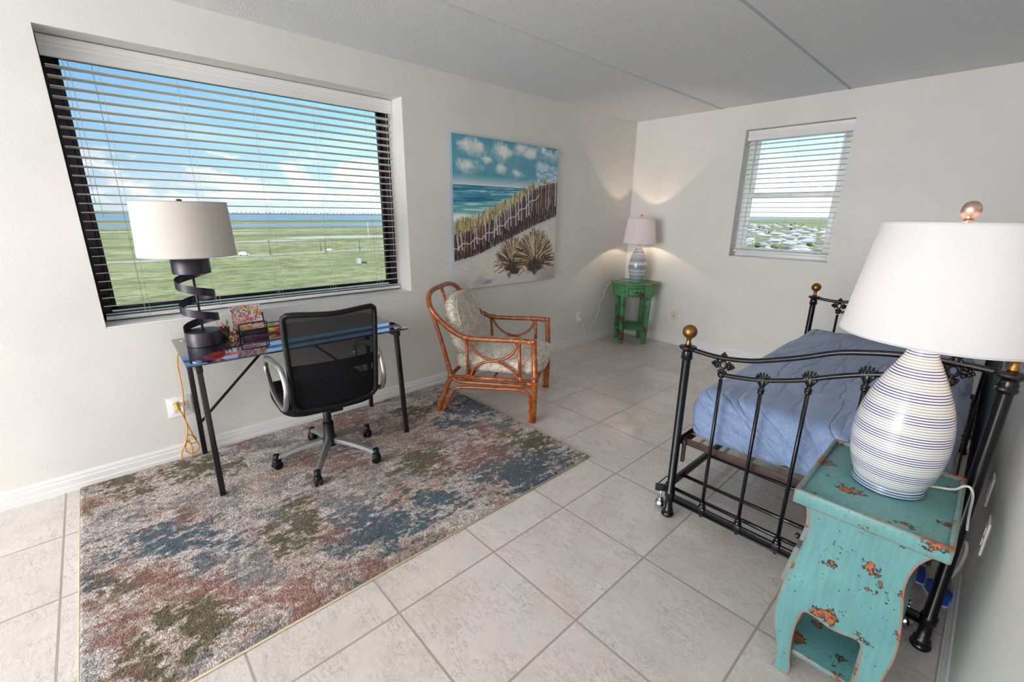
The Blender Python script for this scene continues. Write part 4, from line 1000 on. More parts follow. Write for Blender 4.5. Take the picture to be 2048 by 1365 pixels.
def table_lamp(name, loc, label, body_prof, body_mat, shade_mat, r0, r1, z0, z1, fin_mat, power, col, fin='ball', sdx=0.0):
    root = empty(name, loc); tag(root, label, 'lamp')
    P = catmull([(r, 0, z) for r, z in body_prof], 8)
    MB().lathe([(max(p.x, 1e-5), p.z) for p in P], n=56).build('lamp_body', body_mat, root, auto=60)
    zt2 = body_prof[-1][1]
    MB().lathe([(.014, zt2-.004), (.016, zt2+.004), (.011, zt2+.012), (.011, zt2+.022), (.015, zt2+.026), (.015, zt2+.036), (.010, zt2+.038)], n=20).build('socket', fin_mat, root)
    b = MB(); b.lathe([(r0, z0), (r1, z1), (r1-.0018, z1), (r0-.0018, z0), (r0, z0)], n=72, cap=False)
    for k_ in range(len(b.v)): b.v[k_] = (b.v[k_][0]+sdx, b.v[k_][1], b.v[k_][2])
    sh = b.build('lamp_shade', shade_mat, root, auto=50)
    b = MB(); b.tube([(sdx+r1*math.cos(a), r1*math.sin(a), z1) for a in [2*PI*k/56 for k in range(56)]], .0022, 6, closed=True).build('shade_rim', shade_mat, sh); b = MB(); b.tube([(sdx+r0*math.cos(a), r0*math.sin(a), z0) for a in [2*PI*k/56 for k in range(56)]], .0022, 6, closed=True).build('shade_rim', shade_mat, sh)
    b = MB()
    for k in range(3):
        a = 2*PI*k/3+.5; b.tube([(sdx, 0, z1-.010), (sdx+r1*math.cos(a)*.6, r1*math.sin(a)*.6, z1-.010), (sdx+r1*math.cos(a), r1*math.sin(a), z1-.003)], .0018, 6)
    for s_ in (-1, 1):
        b.tube([(0, s_*.016, zt2+.035), (0, s_*.05, zt2+.09), (sdx*.7, s_*.05, z1-.06), (sdx, 0, z1-.012)], .0018, 6, smooth_seg=4)
    b.tube([(sdx, 0, z1-.014), (sdx, 0, z1+.012)], .003, 6); b.build('harp', fin_mat, root)
    bz = zt2+.072
    bm_ = bpy.data.materials.get('warm_bulb')
    if not bm_:
        bm_ = bpy.data.materials.new('warm_bulb'); bm_.use_nodes = True; bb = NB(bm_.node_tree); e = bb.n('ShaderNodeEmission', {0: (1, .72, .42, 1), 1: 4.0}); bb.n('ShaderNodeOutputMaterial', {0: e.outputs[0]})
    MB().lathe([(.012, -.04), (.014, -.03), (.028, .0), (.030, .015), (.022, .035), (0, .044)], (0, 0, bz), 18).build('bulb', bm_, root)
    l = light(name+'_light', 'POINT', (loc[0], loc[1], loc[2]+bz+.052), power, col, shadow_soft_size=.012)
    if fin == 'ball': MB().lathe([(.004, z1+.008), (.006, z1+.014), (.0115, z1+.028), (.010, z1+.038), (0, z1+.044)], (sdx, 0, 0), 16).build('finial', fin_mat, root)
    else: MB().lathe([(.010, z1+.002), (.011, z1+.006), (.008, z1+.010)], (sdx, 0, 0), 20).superell((sdx, 0, z1+.031), (.0195, .0195, .0225), .9, .9, 24, 16).build('finial', fin_mat, root)
    return root
COPPER = mat('copper_finial', (170, 108, 76), .3, metal=.9, var=.1)
table_lamp('table_lamp', (.325, -.275, GZ+.0005), 'small grey-banded ceramic lamp with white shade on green table',
    [(0.03, 0.0), (0.054, 0.0022), (0.057, 0.0087), (0.06, 0.0217), (0.08, 0.0651), (0.094, 0.1248), (0.098, 0.179), (0.09, 0.2387), (0.07, 0.3038), (0.044, 0.358), (0.03, 0.3819), (0.026, 0.3971), (0.03, 0.4036), (0.01, 0.4058)], m_bands('grey_band_glaze', 'wide'), SHADE_C, .180, .142, .430, .694, COPPER, 6.5, (1, .72, .52))
table_lamp('table_lamp', (2.990, -3.125, .6605), 'large blue-ringed white ceramic lamp on the teal table',
    [(.060, 0), (.086, .001), (.088, .006), (.087, .016), (.084, .024), (.092, .038), (.105, .08), (.112, .13), (.1125, .175), (.107, .225), (.093, .28), (.071, .335), (.050, .38), (.038, .405), (.032, .43), (.033, .442), (.010, .444)], m_bands('blue_ring_glaze', 'fine'), SHADE_W, .214, .170, .466, .762, ROSE, 5, (1, .74, .54), fin='egg', sdx=.016)

# ------------------------------------------------------------------ teal side table
tt = empty('side_table', (2.985, -3.155, 0)); tag(tt, 'distressed teal curved side table beside the daybed', 'side table')
TX0, TX1, TY0, TY1, TZ = -.172, .169, -.228, .228, .660
MB().box((TX0+.008, TY0+.008, TZ-.030), (TX1-.008, TY1-.008, TZ), .002).build('table_top', TEAL, tt)
b = MB()
for (p, q_) in (((TX0, TY0), (TX1, TY0+.014)), ((TX0, TY1-.014), (TX1, TY1)), ((TX0, TY0+.013), (TX0+.014, TY1-.013)), ((TX1-.014, TY0+.013), (TX1, TY1-.013))):
    b.box((p[0], p[1], TZ-.034), (q_[0], q_[1], TZ+.012), .005)
b.build('tray_rim', TEAL, tt)
ox = 2.985
LS = [(2.834, .629), (2.842, .618), (2.856, .584), (2.861, .543), (2.856, .489), (2.842, .411), (2.827, .305), (2.821, .227), (2.829, .158), (2.848, .081), (2.852, .03), (2.846, 0)]
RSd = [(3.136, .629), (3.120, .606), (3.103, .575), (3.093, .528), (3.093, .481), (3.101, .426), (3.111, .342), (3.113, .272), (3.104, .19), (3.092, .12), (3.088, .05), (3.094, 0)]
AR = [(3.056, 0), (3.046, .06), (3.046, .13), (3.048, .19), (3.042, .248), (3.027, .264), (2.994, .257), (2.964, .254), (2.928, .263), (2.900, .262), (2.889, .235), (2.884, .16), (2.889, .075), (2.896, .03), (2.892, 0)]
sm = lambda P, k=5: [(p.x, p.z) for p in catmull([(a, 0, z) for a, z in P], k)]
poly = [(x-ox, z) for x, z in sm(LS)]+[(x-ox, z) for x, z in sm(AR)[::-1]]+[(x-ox, z) for x, z in sm(RSd)[::-1]]
def side_panel(y0, y1):
    b = MB(); bm = bmesh.new()
    v0 = [bm.verts.new((x, y0, z)) for x, z in poly]; f = bm.faces.new(v0); f.normal_update()
    bmesh.ops.triangulate(bm, faces=[f]); bm.verts.index_update()
    n = len(poly); fs = [[v.index for v in t.verts] for t in bm.faces]; bm.free()
    vs = [(x, y0, z) for x, z in poly]+[(x, y1, z) for x, z in poly]
    F = [tuple(t) for t in fs]+[tuple(i+n for i in t)[::-1] for t in fs]+[(i, (i+1) % n, n+(i+1) % n, n+i) for i in range(n)]
    return b.add(vs, F, False)
side_panel(TY0+.030, TY0+.050).build('side_panel', TEAL, tt)
side_panel(TY1-.050, TY1-.030).build('side_panel', TEAL, tt)
def sheet(curve, zlo, zhi, dx, th, name, mat_=TEAL, y0=TY0+.048, y1=TY1-.048, par=None):
    C = [(x-ox+dx, z) for x, z in sm(curve) if zlo <= z <= zhi]; n = len(C)
    pl = C+[(x+th, z) for x, z in C[::-1]]
    return MB().prism(pl, y0, y1, 'y').build(name, mat_, par or tt)
sheet(RSd, .262, .629, -.016, .012, 'back_panel')
sheet(LS, .262, .629, .004, .012, 'front_panel')
for (za, zb2) in ((.300, .452), (.462, .606)):
    d_ = sheet(LS, za, zb2, -.014, .016, 'drawer', y0=TY0+.062, y1=TY1-.062)
    zz = (za+zb2)/2; xx = np.interp(zz, [p[1] for p in LS[::-1]], [p[0] for p in LS[::-1]])-ox-.014
    MB().lathe([(.004, 0), (.004, .008), (.010, .013), (.011, .019), (.007, .024), (0, .025)], (xx, 0, zz), 14, axis=(-1, 0, .0)).build('knob', BRONZE, d_)
# fat scrolled lip of the drawer seen from the side
MB().box((-.116, TY0+.046, .075), (.086, TY1-.046, .093), .003).build('bottom_shelf', TEAL, tt)
MB().box((.055, TY0+.05, .09), (.070, TY1-.05, .27), .002).build('inner_back', TEAL, tt)
# white lamp cord over the edge of the teal table
b = MB().tube([(3.060, -3.075, .666), (3.09, -3.05, .664), (3.13, -3.03, .667), (3.148, -3.01, .6775), (3.162, -3.005, .6765), (3.172, -3.0, .65), (3.176, -2.995, .60), (3.180, -2.985, .56), (3.184, -2.98, .53)], .0035, 8, smooth_seg=6)
o = b.build('lamp_cord', CORD); tag(o, 'white lamp cord hanging over the edge of the teal table', 'cord')

# ------------------------------------------------------------------ daybed
db = empty('daybed', (2.69, -1.92, 0)); tag(db, 'black iron daybed with brass ball finials along the right wall', 'daybed')
BX0, BX1, BY0, BY1 = 2.222, 3.172, -2.895, -.945
def bed(o): return at0(o)
TR = [(2.249, .867), (2.30, .860), (2.366, .857), (2.42, .861), (2.468, .869), (2.537, .886), (2.60, .907), (2.64, .923), (2.697, .945)]
TRf = [(2.222, .868)]+TR+[(2.758, .972), (2.84, .993), (2.925, 1.004), (2.985, 1.000)]
# symmetric crest
mid = (BX0+BX1)/2
TRs = [(2.222, .868), (2.249, .867), (2.30, .860), (2.366, .857), (2.42, .861), (2.468, .869), (2.537, .887), (2.60, .906), (2.66, .918)]
def crest_pts(y, base):
    L = [(x, z) for x, z in base]; return [(x, y, z) for x, z in L]
top_curve = [(2.222, .868), (2.28, .861), (2.366, .857), (2.468, .869), (2.537, .887), (2.651, .927), (2.758, .972), (2.84, .992), (2.925, 1.005), (3.03, 1.009), (3.10, 1.008), (3.172, 1.003)]
rail2_curve = [(2.385, .785), (2.44, .790), (2.515, .800), (2.584, .816), (2.674, .845), (2.76, .882), (2.837, .911), (2.912, .932), (2.98, .945), (3.05, .950)]
def cross_orn(b, x, y, z, ax='x', s=1.0):
    """openwork cast cross: four leafy arms round a ring"""
    def P(a, d, h): return (x+a*s, y+d*s, z+h*s) if ax == 'x' else (x+d*s, y+a*s, z+h*s)
    ring = [P(.0135*math.cos(t), 0, .0135*math.sin(t)*1.25) for t in [2*PI*k/14 for k in range(14)]]
    b.tube(ring, .0058*s, 8, closed=True)
    for (da, dh) in ((1, 0), (-1, 0), (0, 1), (0, -1)):
        L = .040 if dh == 0 else .048
        b.tube([P(da*.014, 0, dh*.016), P(da*L*.6, 0, dh*L*.6), P(da*L, 0, dh*L)], [.006*s, .0085*s, .004*s], 8)
        px, pz = -dh, da
        for sg in (-1, 1):
            b.sphere(P(da*L*.62+sg*px*.012, 0, dh*L*.62+sg*pz*.012), .0078*s, 8, 6); b.sphere(P(da*L*.90+sg*px*.007, 0, dh*L*.90+sg*pz*.007), .0062*s, 8, 6)
        b.sphere(P(da*(L+.003), 0, dh*(L+.003)), .0065*s, 8, 6)
def fan_orn(b, x, y, z, ax='x', s=1.0):
    """cast shell where a spindle meets the rail"""
    def P(a, d, h): return (x+a*s, y+d*s, z+h*s) if ax == 'x' else (x+d*s, y+a*s, z+h*s)
    for k in range(7):
        t = math.radians(-78+26*k); b.tube([P(0, 0, -.032), P(.018*math.sin(t), -.004, -.006+.004*math.cos(t)), P(.026*math.sin(t), 0, .004+.024*math.cos(t))], [.005*s, .0055*s, .0035*s], 7)
        b.sphere(P(.026*math.sin(t), 0, .004+.024*math.cos(t)), .0045*s, 7, 5)
    b.superell(P(0, 0, -.012), (.014*s, .010*s, .022*s), .9, .9, 12, 8)
    b.lathe([(.008*s, -.060*s), (.0125*s, -.057*s), (.0125*s, -.052*s), (.009*s, -.050*s), (.0135*s, -.046*s), (.0135*s, -.041*s), (.008*s, -.036*s), (.009*s, -.028*s)], (x, y, z), 14)
def post(x, y, zt, ball=True, foot=True):
    bed(MB().lathe([(.016, 0), (.027, .001), (.030, .008), (.029, .016), (.022, .023), (.025, .028), (.025, .036), (.019, .044), (.0185, .10), (.0235, .105), (.0235, .135), (.0185, .142), (.0185, zt-.062), (.024, zt-.058), (.026, zt-.050), (.022, zt-.044),
        (.024, zt-.036), (.020, zt-.022), (.034, zt-.012), (.038, zt-.006), (.036, zt), (.022, zt+.004), (.012, zt+.006)], (x, y, 0), 24).build('post', IRON, db, auto=45))
    if ball:
        f = bed(MB().lathe([(.009, zt+.004), (.014, zt+.010), (.011, zt+.016), (.009, zt+.026), (.012, zt+.036), (.014, zt+.039)], (x, y, 0), 18).sphere((x, y, zt+.066), .031, 24, 16).build('brass_ball', BRASS, db))
def end_panel(y):
    post(BX0, y, .876); post(BX1, y, 1.010)
    bed(MB().tube([(x, y, z) for x, z in top_curve], .0105, 10, smooth_seg=4).build('crest_rail', IRON, db))
    bed(MB().tube([(x, y, z) for x, z in rail2_curve], .0095, 10, smooth_seg=4).build('middle_rail', IRON, db))
    b = MB(); b.box((BX0+.018, y-.006, .093), (BX1-.018, y+.006, .125), .002).box((BX0+.018, y-.015, .093), (BX1-.018, y+.015, .098), .001)
    bed(b.build('bottom_rail', IRON, db))
    xs = [2.381, 2.541, 2.698, 2.858, 3.055]
    for i, x in enumerate(xs):
        zt = np.interp(x, [p[0] for p in rail2_curve], [p[1] for p in rail2_curve])
        b = MB(); b.tube([(x, y, .10), (x, y, zt-.02)], .0078, 10)
        b.lathe([(.009, .126), (.015, .128), (.016, .136), (.011, .140), (.013, .146), (.013, .152), (.009, .158)], (x, y, 0), 14).box((x-.016, y-.012, .088), (x+.016, y+.012, .128), .004).sphere((x, y, .084), .009, 10, 8)
        bed(b.build('spindle', IRON, db))
        b = MB()
        if i in (0, 4):
            zc = np.interp(x, [p[0] for p in top_curve], [p[1] for p in top_curve])
            b.sphere((x, y, zt), .0165, 14, 10); cross_orn(b, x, y, (zt+zc)/2+.006)
        else: fan_orn(b, x, y, zt)
        bed(b.build('cast_ornament', IRON, db))
end_panel(BY0); end_panel(BY1)
# back panel along the wall
xb_ = BX1+.002
bed(MB().tube([(xb_, BY0+.02, .94), (xb_, BY0+.2, .925), (xb_, BY0+.6, .99), (xb_, (BY0+BY1)/2, 1.03), (xb_, BY1-.6, .99), (xb_, BY1-.2, .925), (xb_, BY1-.02, .94)], .0105, 10, smooth_seg=6).build('crest_rail', IRON, db))
bed(MB().bar((xb_, BY0+.02, .43), (xb_, BY1-.02, .43), .012, .032, bevel=.002).build('bottom_rail', IRON, db))
for k in range(13):
    y = BY0+.15+k*(BY1-BY0-.30)/12
    zt = np.interp(y, [BY0, BY0+.2, BY0+.6, (BY0+BY1)/2, BY1-.6, BY1-.2, BY1], [.94, .925, .99, 1.03, .99, .925, .94])
    bed(MB().tube([(xb_, y, .44), (xb_, y, zt)], .0078, 8).build('spindle', IRON, db))
# link-spring deck
b = MB()
zf = .405
b.box((BX0+.012, BY0+.055, zf-.030), (BX1-.02, BY0+.060, zf+.004), .001).box((BX0+.012, BY0+.060, zf-.030), (BX1-.02, BY0+.088, zf-.026), .001)
b.box((BX0+.012, BY1-.060, zf-.030), (BX1-.02, BY1-.055, zf+.004), .001).box((BX0+.005, BY0+.05, zf-.038), (BX0+.010, BY1-.05, zf+.004), .001).box((BX1-.026, BY0+.05, zf-.038), (BX1-.020, BY1-.05, zf+.004), .001)
bed(b.build('deck_frame', RUST, db))
bed(MB().box((BX0-.006, BY0+.02, zf-.030), (BX0+.003, BY1-.02, zf+.012), .002).build('side_rail', IRON, db))
b = MB()
for k in range(8):
    x = BX0+.08+k*.112; b.bar((x, BY0+.06, zf-.006), (x, BY1-.06, zf-.006), .012, .002)
for k in range(12):
    y = BY0+.14+k*.148; b.bar((BX0+.01, y, zf-.004), (BX1-.02, y, zf-.004), .012, .002)
bed(b.build('deck_slats', mat('galvanised_strip', (196, 192, 184), .45, metal=.5, var=.15), db))
for x in (BX0+.02, BX1-.04):
    bed(MB().bar((x, BY0+.045, zf), (x, BY0+.045, zf-.115), .014, .014).build('hanger_bracket', RUST, db))

mt = empty('mattress', (2.69, -1.91, .412)); tag(mt, 'mattress in a wrinkled blue fitted sheet on the daybed', 'mattress')
def matt():
    bm = bmesh.new(); x0, x1, y0, y1, z0, z1 = 2.236, 3.128, -2.832, -.985, .412, .655
    nx, ny, nz = 70, 130, 20
    b = MB()
    # rounded box by superellipse-like corner clamping of a dense cube
    bmesh.ops.create_cube(bm, size=2); bmesh.ops.subdivide_edges(bm, edges=bm.edges[:], cuts=63, use_grid_fill=True)
    hx, hy, hz = (x1-x0)/2, (y1-y0)/2, (z1-z0)/2; cx, cy, cz = (x0+x1)/2, (y0+y1)/2, (z0+z1)/2; R = .062
    for v in bm.verts:
        p = Vector((v.co.x*hx, v.co.y*hy, v.co.z*hz)); Rz = R
        q_ = Vector((max(-hx+R, min(hx-R, p.x)), max(-hy+R, min(hy-R, p.y)), max(-hz+Rz, min(hz-Rz, p.z))))
        d = p-q_
        if d.length > 1e-6:
            m_ = max(abs(d.x), abs(d.y), abs(d.z)); d = d.normalized()*m_
            p = q_+d
        w = Vector((p.x+cx, p.y+cy, p.z+cz))
        if p.z > 0:
            fx, fy = p.x/hx, p.y/hy
            w.z += .028*(1-fx*fx)*(1-fy**4)
            w.z -= .020*max(0, fx-.4)*(1 if True else 0)
        # folds: diagonal pulls from the corner, denser on the near end and the side
        n1 = mnoise.noise(Vector((w.x*3.0+w.z*5.5, w.y*1.6-w.z*4, w.z*2.0))*1.5)
        fold = 1-abs(n1)*3.2; fold = max(0, fold)**2
        n2 = mnoise.noise(w*13); n3 = mnoise.noise(w*4)
        nrm = d.normalized() if d.length > 1e-6 else Vector((0, 0, 1))
        side = 1.0 if abs(p.z) < hz-.01 or p.y < -hy+.1 else .5
        w += nrm*(-fold*.016*side+n2*.0015*side+n3*.007)
        v.co = w
    bm.verts.index_update()
    b.add([v.co for v in bm.verts], [[v.index for v in f.verts] for f in bm.faces]); bm.free(); return b
at0(matt().build('fitted_sheet', SHEET, mt))

# trundle frame under the daybed
tr = empty('trundle_frame', (2.66, -1.93, 0)); tag(tr, 'low black trundle frame with crossbars on casters under the daybed', 'trundle frame')
b = MB(); tz = .128
b.box((2.176, -2.86, tz-.018), (2.196, -1.02, tz+.018), .002).box((3.09, -2.86, tz-.018), (3.11, -1.02, tz+.018), .002)
at0(b.build('side_rail', BLACKM, tr))
for y in (-2.845, -2.70, -2.40, -1.7, -1.03):
    at0(MB().tube([(2.19, y, tz-.004), (3.10, y, tz-.004)], .0095, 8).build('crossbar', BLACKM, tr))
at0(MB().tube([(2.150, -2.905, tz+.006), (2.150, -2.80, tz+.012), (2.178, -2.79, tz+.012)], .003, 6).bar((2.146, -2.90, tz-.004), (2.20, -2.862, tz-.004), .02, .034, bevel=.002).build('corner_bracket', BLACKM, tr))
for (x, y) in ((2.166, -2.872), (3.12, -2.83), (2.166, -1.05), (3.12, -1.05)):
    at0(MB().lathe([(.005, .046), (.005, .112)], (x, y, 0), 10).sphere((x, y, .0265), .026, 20, 12).lathe([(.010, .050), (.016, .053), (.012, .060)], (x, y, 0), 14).build('ball_caster', CHROME, tr))

# ------------------------------------------------------------------ wall plates, cords
def plate(name, loc, w, h, nrm, label, cat='outlet', matp=WHITE, slots='duplex', gang=1):
    """nrm '+x','-y','-x': direction out of the wall"""
    rz = {'+x': 0, '-y': -PI/2, '-x': PI}[nrm]
    root = empty(name, loc, rz); tag(root, label, cat)
    MB().box((.0002, -w/2, -h/2), (.006, w/2, h/2), .002).build('cover_plate', matp, root)
    if slots == 'duplex':
        for g in range(gang):
            yo = (g-(gang-1)/2)*.046
            for s_ in (-1, 1):
                f = MB().box((.006, yo-.0165, s_*.0195-.014), (.0085, yo+.0165, s_*.0195+.014), .002).build('socket_face', matp, root)
                b = MB()
                for yy in (-.006, .006): b.box((.0084, yo+yy-.0011, s_*.0195-.001), (.0088, yo+yy+.0011, s_*.0195+.007))
                b.lathe([(0, 0), (.0025, 0), (.0025, .0004)], (.0084, yo, s_*.0195-.007), 8, axis=(1, 0, 0)); b.build('slots', DARKH, f)
            MB().lathe([(0, 0), (.003, 0), (.002, .0012), (0, .0013)], (.006, yo, 0), 8, axis=(1, 0, 0)).build('screw', NICKEL, root)
    elif slots == 'jack':
        MB().lathe([(.005, 0), (.005, .007), (.0038, .008), (0, .008)], (.006, 0, 0), 10, axis=(1, 0, 0)).build('coax_jack', DARKH, root)
        for s_ in (-1, 1): MB().lathe([(0, 0), (.003, 0), (.002, .0012), (0, .0013)], (.006, 0, s_*.042), 8, axis=(1, 0, 0)).build('screw', NICKEL, root)
    return root
pl = plate('outlet', (0, -4.548, .330), .118, .118, '+x', 'wide white outlet plate with yellow plug beside the desk leg', gang=2)
plate('outlet', (0, -.882, .322), .072, .115, '+x', 'white outlet with white plug near the far corner')
plate('coax_plate', (.690, 0, .322), .072, .115, '-y', 'ivory cable jack plate under the small window wall', 'wall plate', IVORY, 'jack')
plate('outlet', (W, -2.79, .44), .078, .118, '-x', 'white outlet plate on the right wall beside the teal table', matp=WHITE)
plate('outlet', (W, -2.46, .46), .072, .115, '-x', 'white outlet plate on the right wall behind the daybed', matp=WHITE)
# yellow extension cord
yc = empty('extension_cord', (.02, -4.54, .35)); tag(yc, 'coiled yellow extension cord hanging from the outlet by the desk', 'cord')
def ypt(l): return [(x-.02, y+4.54, z-.35) for x, y, z in l]
MB().tube(ypt([(.012, -4.566, .352), (.024, -4.566, .350), (.036, -4.563, .340), (.042, -4.556, .320)]), [.009, .012, .010, .006], 10).build('plug', mat('yellow_plug', (206, 158, 20), .45), yc)
MB().tube(ypt([(.042, -4.557, .322), (.040, -4.548, .29), (.036, -4.534, .22), (.034, -4.520, .15), (.030, -4.508, .115), (.034, -4.514, .095), (.036, -4.540, .10), (.034, -4.556, .125), (.033, -4.545, .150), (.036, -4.525, .145), (.037, -4.508, .10), (.034, -4.498, .06), (.032, -4.515, .035), (.034, -4.545, .03),
    (.036, -4.566, .06), (.034, -4.560, .10), (.036, -4.545, .12), (.040, -4.535, .07), (.038, -4.545, .012), (.036, -4.575, -.0+.010), (.034, -4.592, .025), (.036, -4.580, .07), (.038, -4.556, .12), (.036, -4.538, .20), (.034, -4.540, .27), (.030, -4.532, .34), (.026, -4.524, .42), (.024, -4.522, .52), (.024, -4.52, .60), (.03, -4.50, .69)]), .0033, 7, smooth_seg=5).build('cord', YELC, yc)
# white lamp cord to the corner outlet
wc = empty('lamp_cord', (.03, -.85, .3)); tag(wc, 'thin wavy white cord running from the corner lamp to the outlet', 'cord')
def wpt(l): return [(x-.03, y+.85, z-.3) for x, y, z in l]
MB().box((-.022, -.033, -.022), (-.002, -.003, .016), .004).build('plug', WHITE, wc)
def along(pts): return pts
MB().tube(wpt([(.022, -.865, .285), (.040, -.84, .25), (.035, -.80, .16), (.030, -.79, .10), (.028, -.83, .092), (.032, -.86, .098), (.028, -.80, .088), (.028, -.74, .08), (.026, -.70, .088), (.030, -.695, .15), (.028, -.66, .22), (.034, -.62, .23), (.030, -.58, .28), (.034, -.56, .34), (.028, -.53, .38), (.034, -.54, .43), (.030, -.50, .48), (.036, -.47, .53), (.034, -.46, .58), (.045, -.42, .64), (.07, -.36, .69), (.12, -.33, .709), (.22, -.30, .709), (.27, -.285, .709)]), .0034, 7, smooth_seg=5).build('cord', CORD, wc)
# cables and blue boxes by the right baseboard
rc = empty('power_cable', (3.2, -2.55, .1)); tag(rc, 'grey looped cable hanging by the right baseboard', 'cable')
def rpt(l): return [(x-3.2, y+2.55, z-.1) for x, y, z in l]
MB().tube(rpt([(3.205, -2.56, .25), (3.214, -2.60, .29), (3.222, -2.61, .25), (3.215, -2.60, .16), (3.20, -2.56, .08), (3.190, -2.54, .05)]), .0055, 8, smooth_seg=6).build('cord', CORD, rc)
for i, (x, y, rz, s_) in enumerate(((3.195, -2.575, .5, 1.0), (3.125, -2.50, .1, .8))):
    o = empty('adapter_box', (x, y, 0), rz)
    tag(o, ['small open blue box on the floor by the right baseboard', 'small blue box on the floor behind the teal table'][i], 'box', None)
    MB().box((-.028*s_, -.042*s_, .004), (.022*s_, .042*s_, .055*s_), .003).build('case', BLUEP, o)
    MB().box((-.032*s_, -.046*s_, 0), (.026*s_, .046*s_, .006), .002).build('base_plate', WHITE, o)

# ------------------------------------------------------------------ outside
G = -28.5
def m_ground():
    m = bpy.data.materials.new('coastal_grass'); m.use_nodes = True; b = NB(m.node_tree)
    co = b.n('ShaderNodeTexCoord').outputs['Object']
    n1 = b.noise(b.n('ShaderNodeMapping', {0: co, 'Scale': (1, .45, 1)}).outputs[0], .018, 6, .6); n2 = b.noise(co, .12, 5, .7)
    c = b.ramp(n1, [(.3, L4((134, 136, 82))), (.45, L4((160, 162, 102))), (.6, L4((178, 176, 118))), (.75, L4((192, 186, 142)))])
    c = b.mix(b.ramp(n2, [(.38, (.8, .8, .8, 1)), (.58, (0, 0, 0, 1))]), c, L4((112, 118, 66)))
    s = b.ramp(b.noise(b.n('ShaderNodeMapping', {0: co, 'Scale': (1, .25, 1)}).outputs[0], .011, 4, .55), [(.64, (0, 0, 0, 1)), (.67, (.9, .9, .9, 1))])
    c = b.mix(s, c, L4((214, 206, 182)))
    p = b.n('ShaderNodeBsdfPrincipled', {'Base Color': c, 'Roughness': 1.0, 'Specular IOR Level': 0.1})
    b.n('ShaderNodeOutputMaterial', {0: p.outputs[0]}); return m
GR_ = m_ground()
struct(MB().box((-16000, -9000, G-1), (9000, 16000, G)).build('ground', GR_), 'wide green coastal plain outside')
WATER = mat('lagoon_water', (122, 146, 150), .4, var=.12, vscale=.004)
def shore(name, xa, xb, y0, y1, amp, seed, label, z=.05, m_=WATER):
    r = np.random.RandomState(seed); n = 160; ys = np.linspace(y0, y1, n); w1_ = vnoise(ys/400., ys*0, 1.2, seed, 5, .6); w2_ = vnoise(ys/400., ys*0+9, 1.2, seed+1, 5, .6)
    pl = [(xa+(0 if amp > 200 else amp)*(w1_[i]-.5)*2, ys[i]) for i in range(n)]+[(xb+amp*(w2_[i]-.5)*2, ys[i]) for i in range(n)][::-1]
    o = MB().prism(pl, G, G+z, 'z').build(name, m_); tag(o, label, kind='stuff'); o['category'] = 'water'; return o
shore('lagoon', -6400, -1750, -3000, 9000, 260, 61, 'broad blue lagoon reaching to the horizon')
shore('lagoon', -1290, -1020, -1500, 2600, 90, 71, 'narrow blue channel in the marsh in front of the lagoon')
SAND = mat('pale_sand', (196, 184, 156), 1.0, var=.08, vscale=.05)
rd = MB().prism([(-346, -600), (-338, -600), (-350.5, 180), (-366, 900), (-374, 900), (-357.5, 180)], G, G+.06, 'z').build('road', SAND); tag(rd, 'pale straight dirt road crossing the green field', 'road', kind='structure')
for i, (x, y, w_, h_) in enumerate([(-517, 124, 14, 46), (-905, 300, 22, 420), (-640, -20, 10, 40), (-830, 60, 12, 160)]):
    pl = [(x+w_*math.cos(a)*(1+.3*math.sin(3*a+i)), y+h_*math.sin(a)*(1+.2*math.sin(5*a))) for a in [2*PI*k/40 for k in range(40)]]
    o = MB().prism(pl, G, G+.07, 'z').build('sand_patch', SAND); tag(o, ['pale sand patch in the field right of the lamp shade', 'long pale sandy strip edging the marsh', 'small pale sand patch at the left of the field', 'thin pale sandy strip left of the field'][i], 'sand'); o['kind'] = 'structure'
POLEM = mat('weathered_pole', (104, 92, 80), .8); WHPOLE = mat('white_mast_paint', (225, 225, 225), .5)
poles = [(-346, 87, 10.6), (-364.8, 129, 9), (-344.5, 125.2, 9.3), (-347.5, 153.5, 9.5)]
for i, (x, y, h_) in enumerate(poles):
    o = empty('utility_pole', (x, y, G)); tag(o, ['brown utility pole beside the road, leftmost of the four', 'brown utility pole just beyond the road, second from left', 'brown utility pole this side of the road, third from left', 'brown utility pole beside the road, nearest the white mast'][i], 'pole', 'utility poles along the road')
    MB().lathe([(.28, 0), (.2, h_)], n=8).build('mast', POLEM, o); MB().box((-.1, -1.1, h_-1.0), (.1, 1.1, h_-.75)).build('crossarm', POLEM, o)
o = MB().lathe([(.42, 0), (.22, 21)], (0, 0, 0), 8).build('mast', WHPOLE); o.location = (-384, 179, G); tag(o, 'tall white mast rising from the green field', 'mast')
def vehicle(loc, label, col, ln=5.2, hh=2.0):
    o = empty('car', loc, math.radians(91)); tag(o, label, 'car')
    mp = mat('car_paint', col, .3)
    MB().prism([(-ln/2, .45), (ln/2, .45), (ln/2, 1.1), (ln*.3, 1.2), (ln*.18, hh), (-ln*.36, hh), (-ln*.48, 1.25), (-ln/2, 1.15)], -.95, .95, 'y').build('body', mp, o)
    for sx in (-1, 1):
        for sy in (-1, 1): MB().lathe([(.36, -.12), (.36, .12)], (sx*ln*.31, sy*.9, .36), 12, axis=(0, 1, 0)).build('wheel', BLKPL, o)
    return o
vehicle((-356, 132.5, G+.06), 'white van on the dirt road', (235, 235, 235)); vehicle((-353.5, 72, G+.06), 'white car on the dirt road by the lamp shade', (235, 235, 235), 6.5, 2.6)
o = empty('shed', (-260, 113.5, G)); tag(o, 'small grey utility shed standing in the grass', 'shed')
MB().box((-1.5, -2.2, 0), (1.5, 0, 3.0)).build('walls', mat('shed_wall', (206, 206, 204), .8), o); MB().box((-1.3, 1.4, 0), (1.3, 4.0, .9), .3).build('equipment_box', mat('dark_green_box', (60, 84, 74), .7), o)
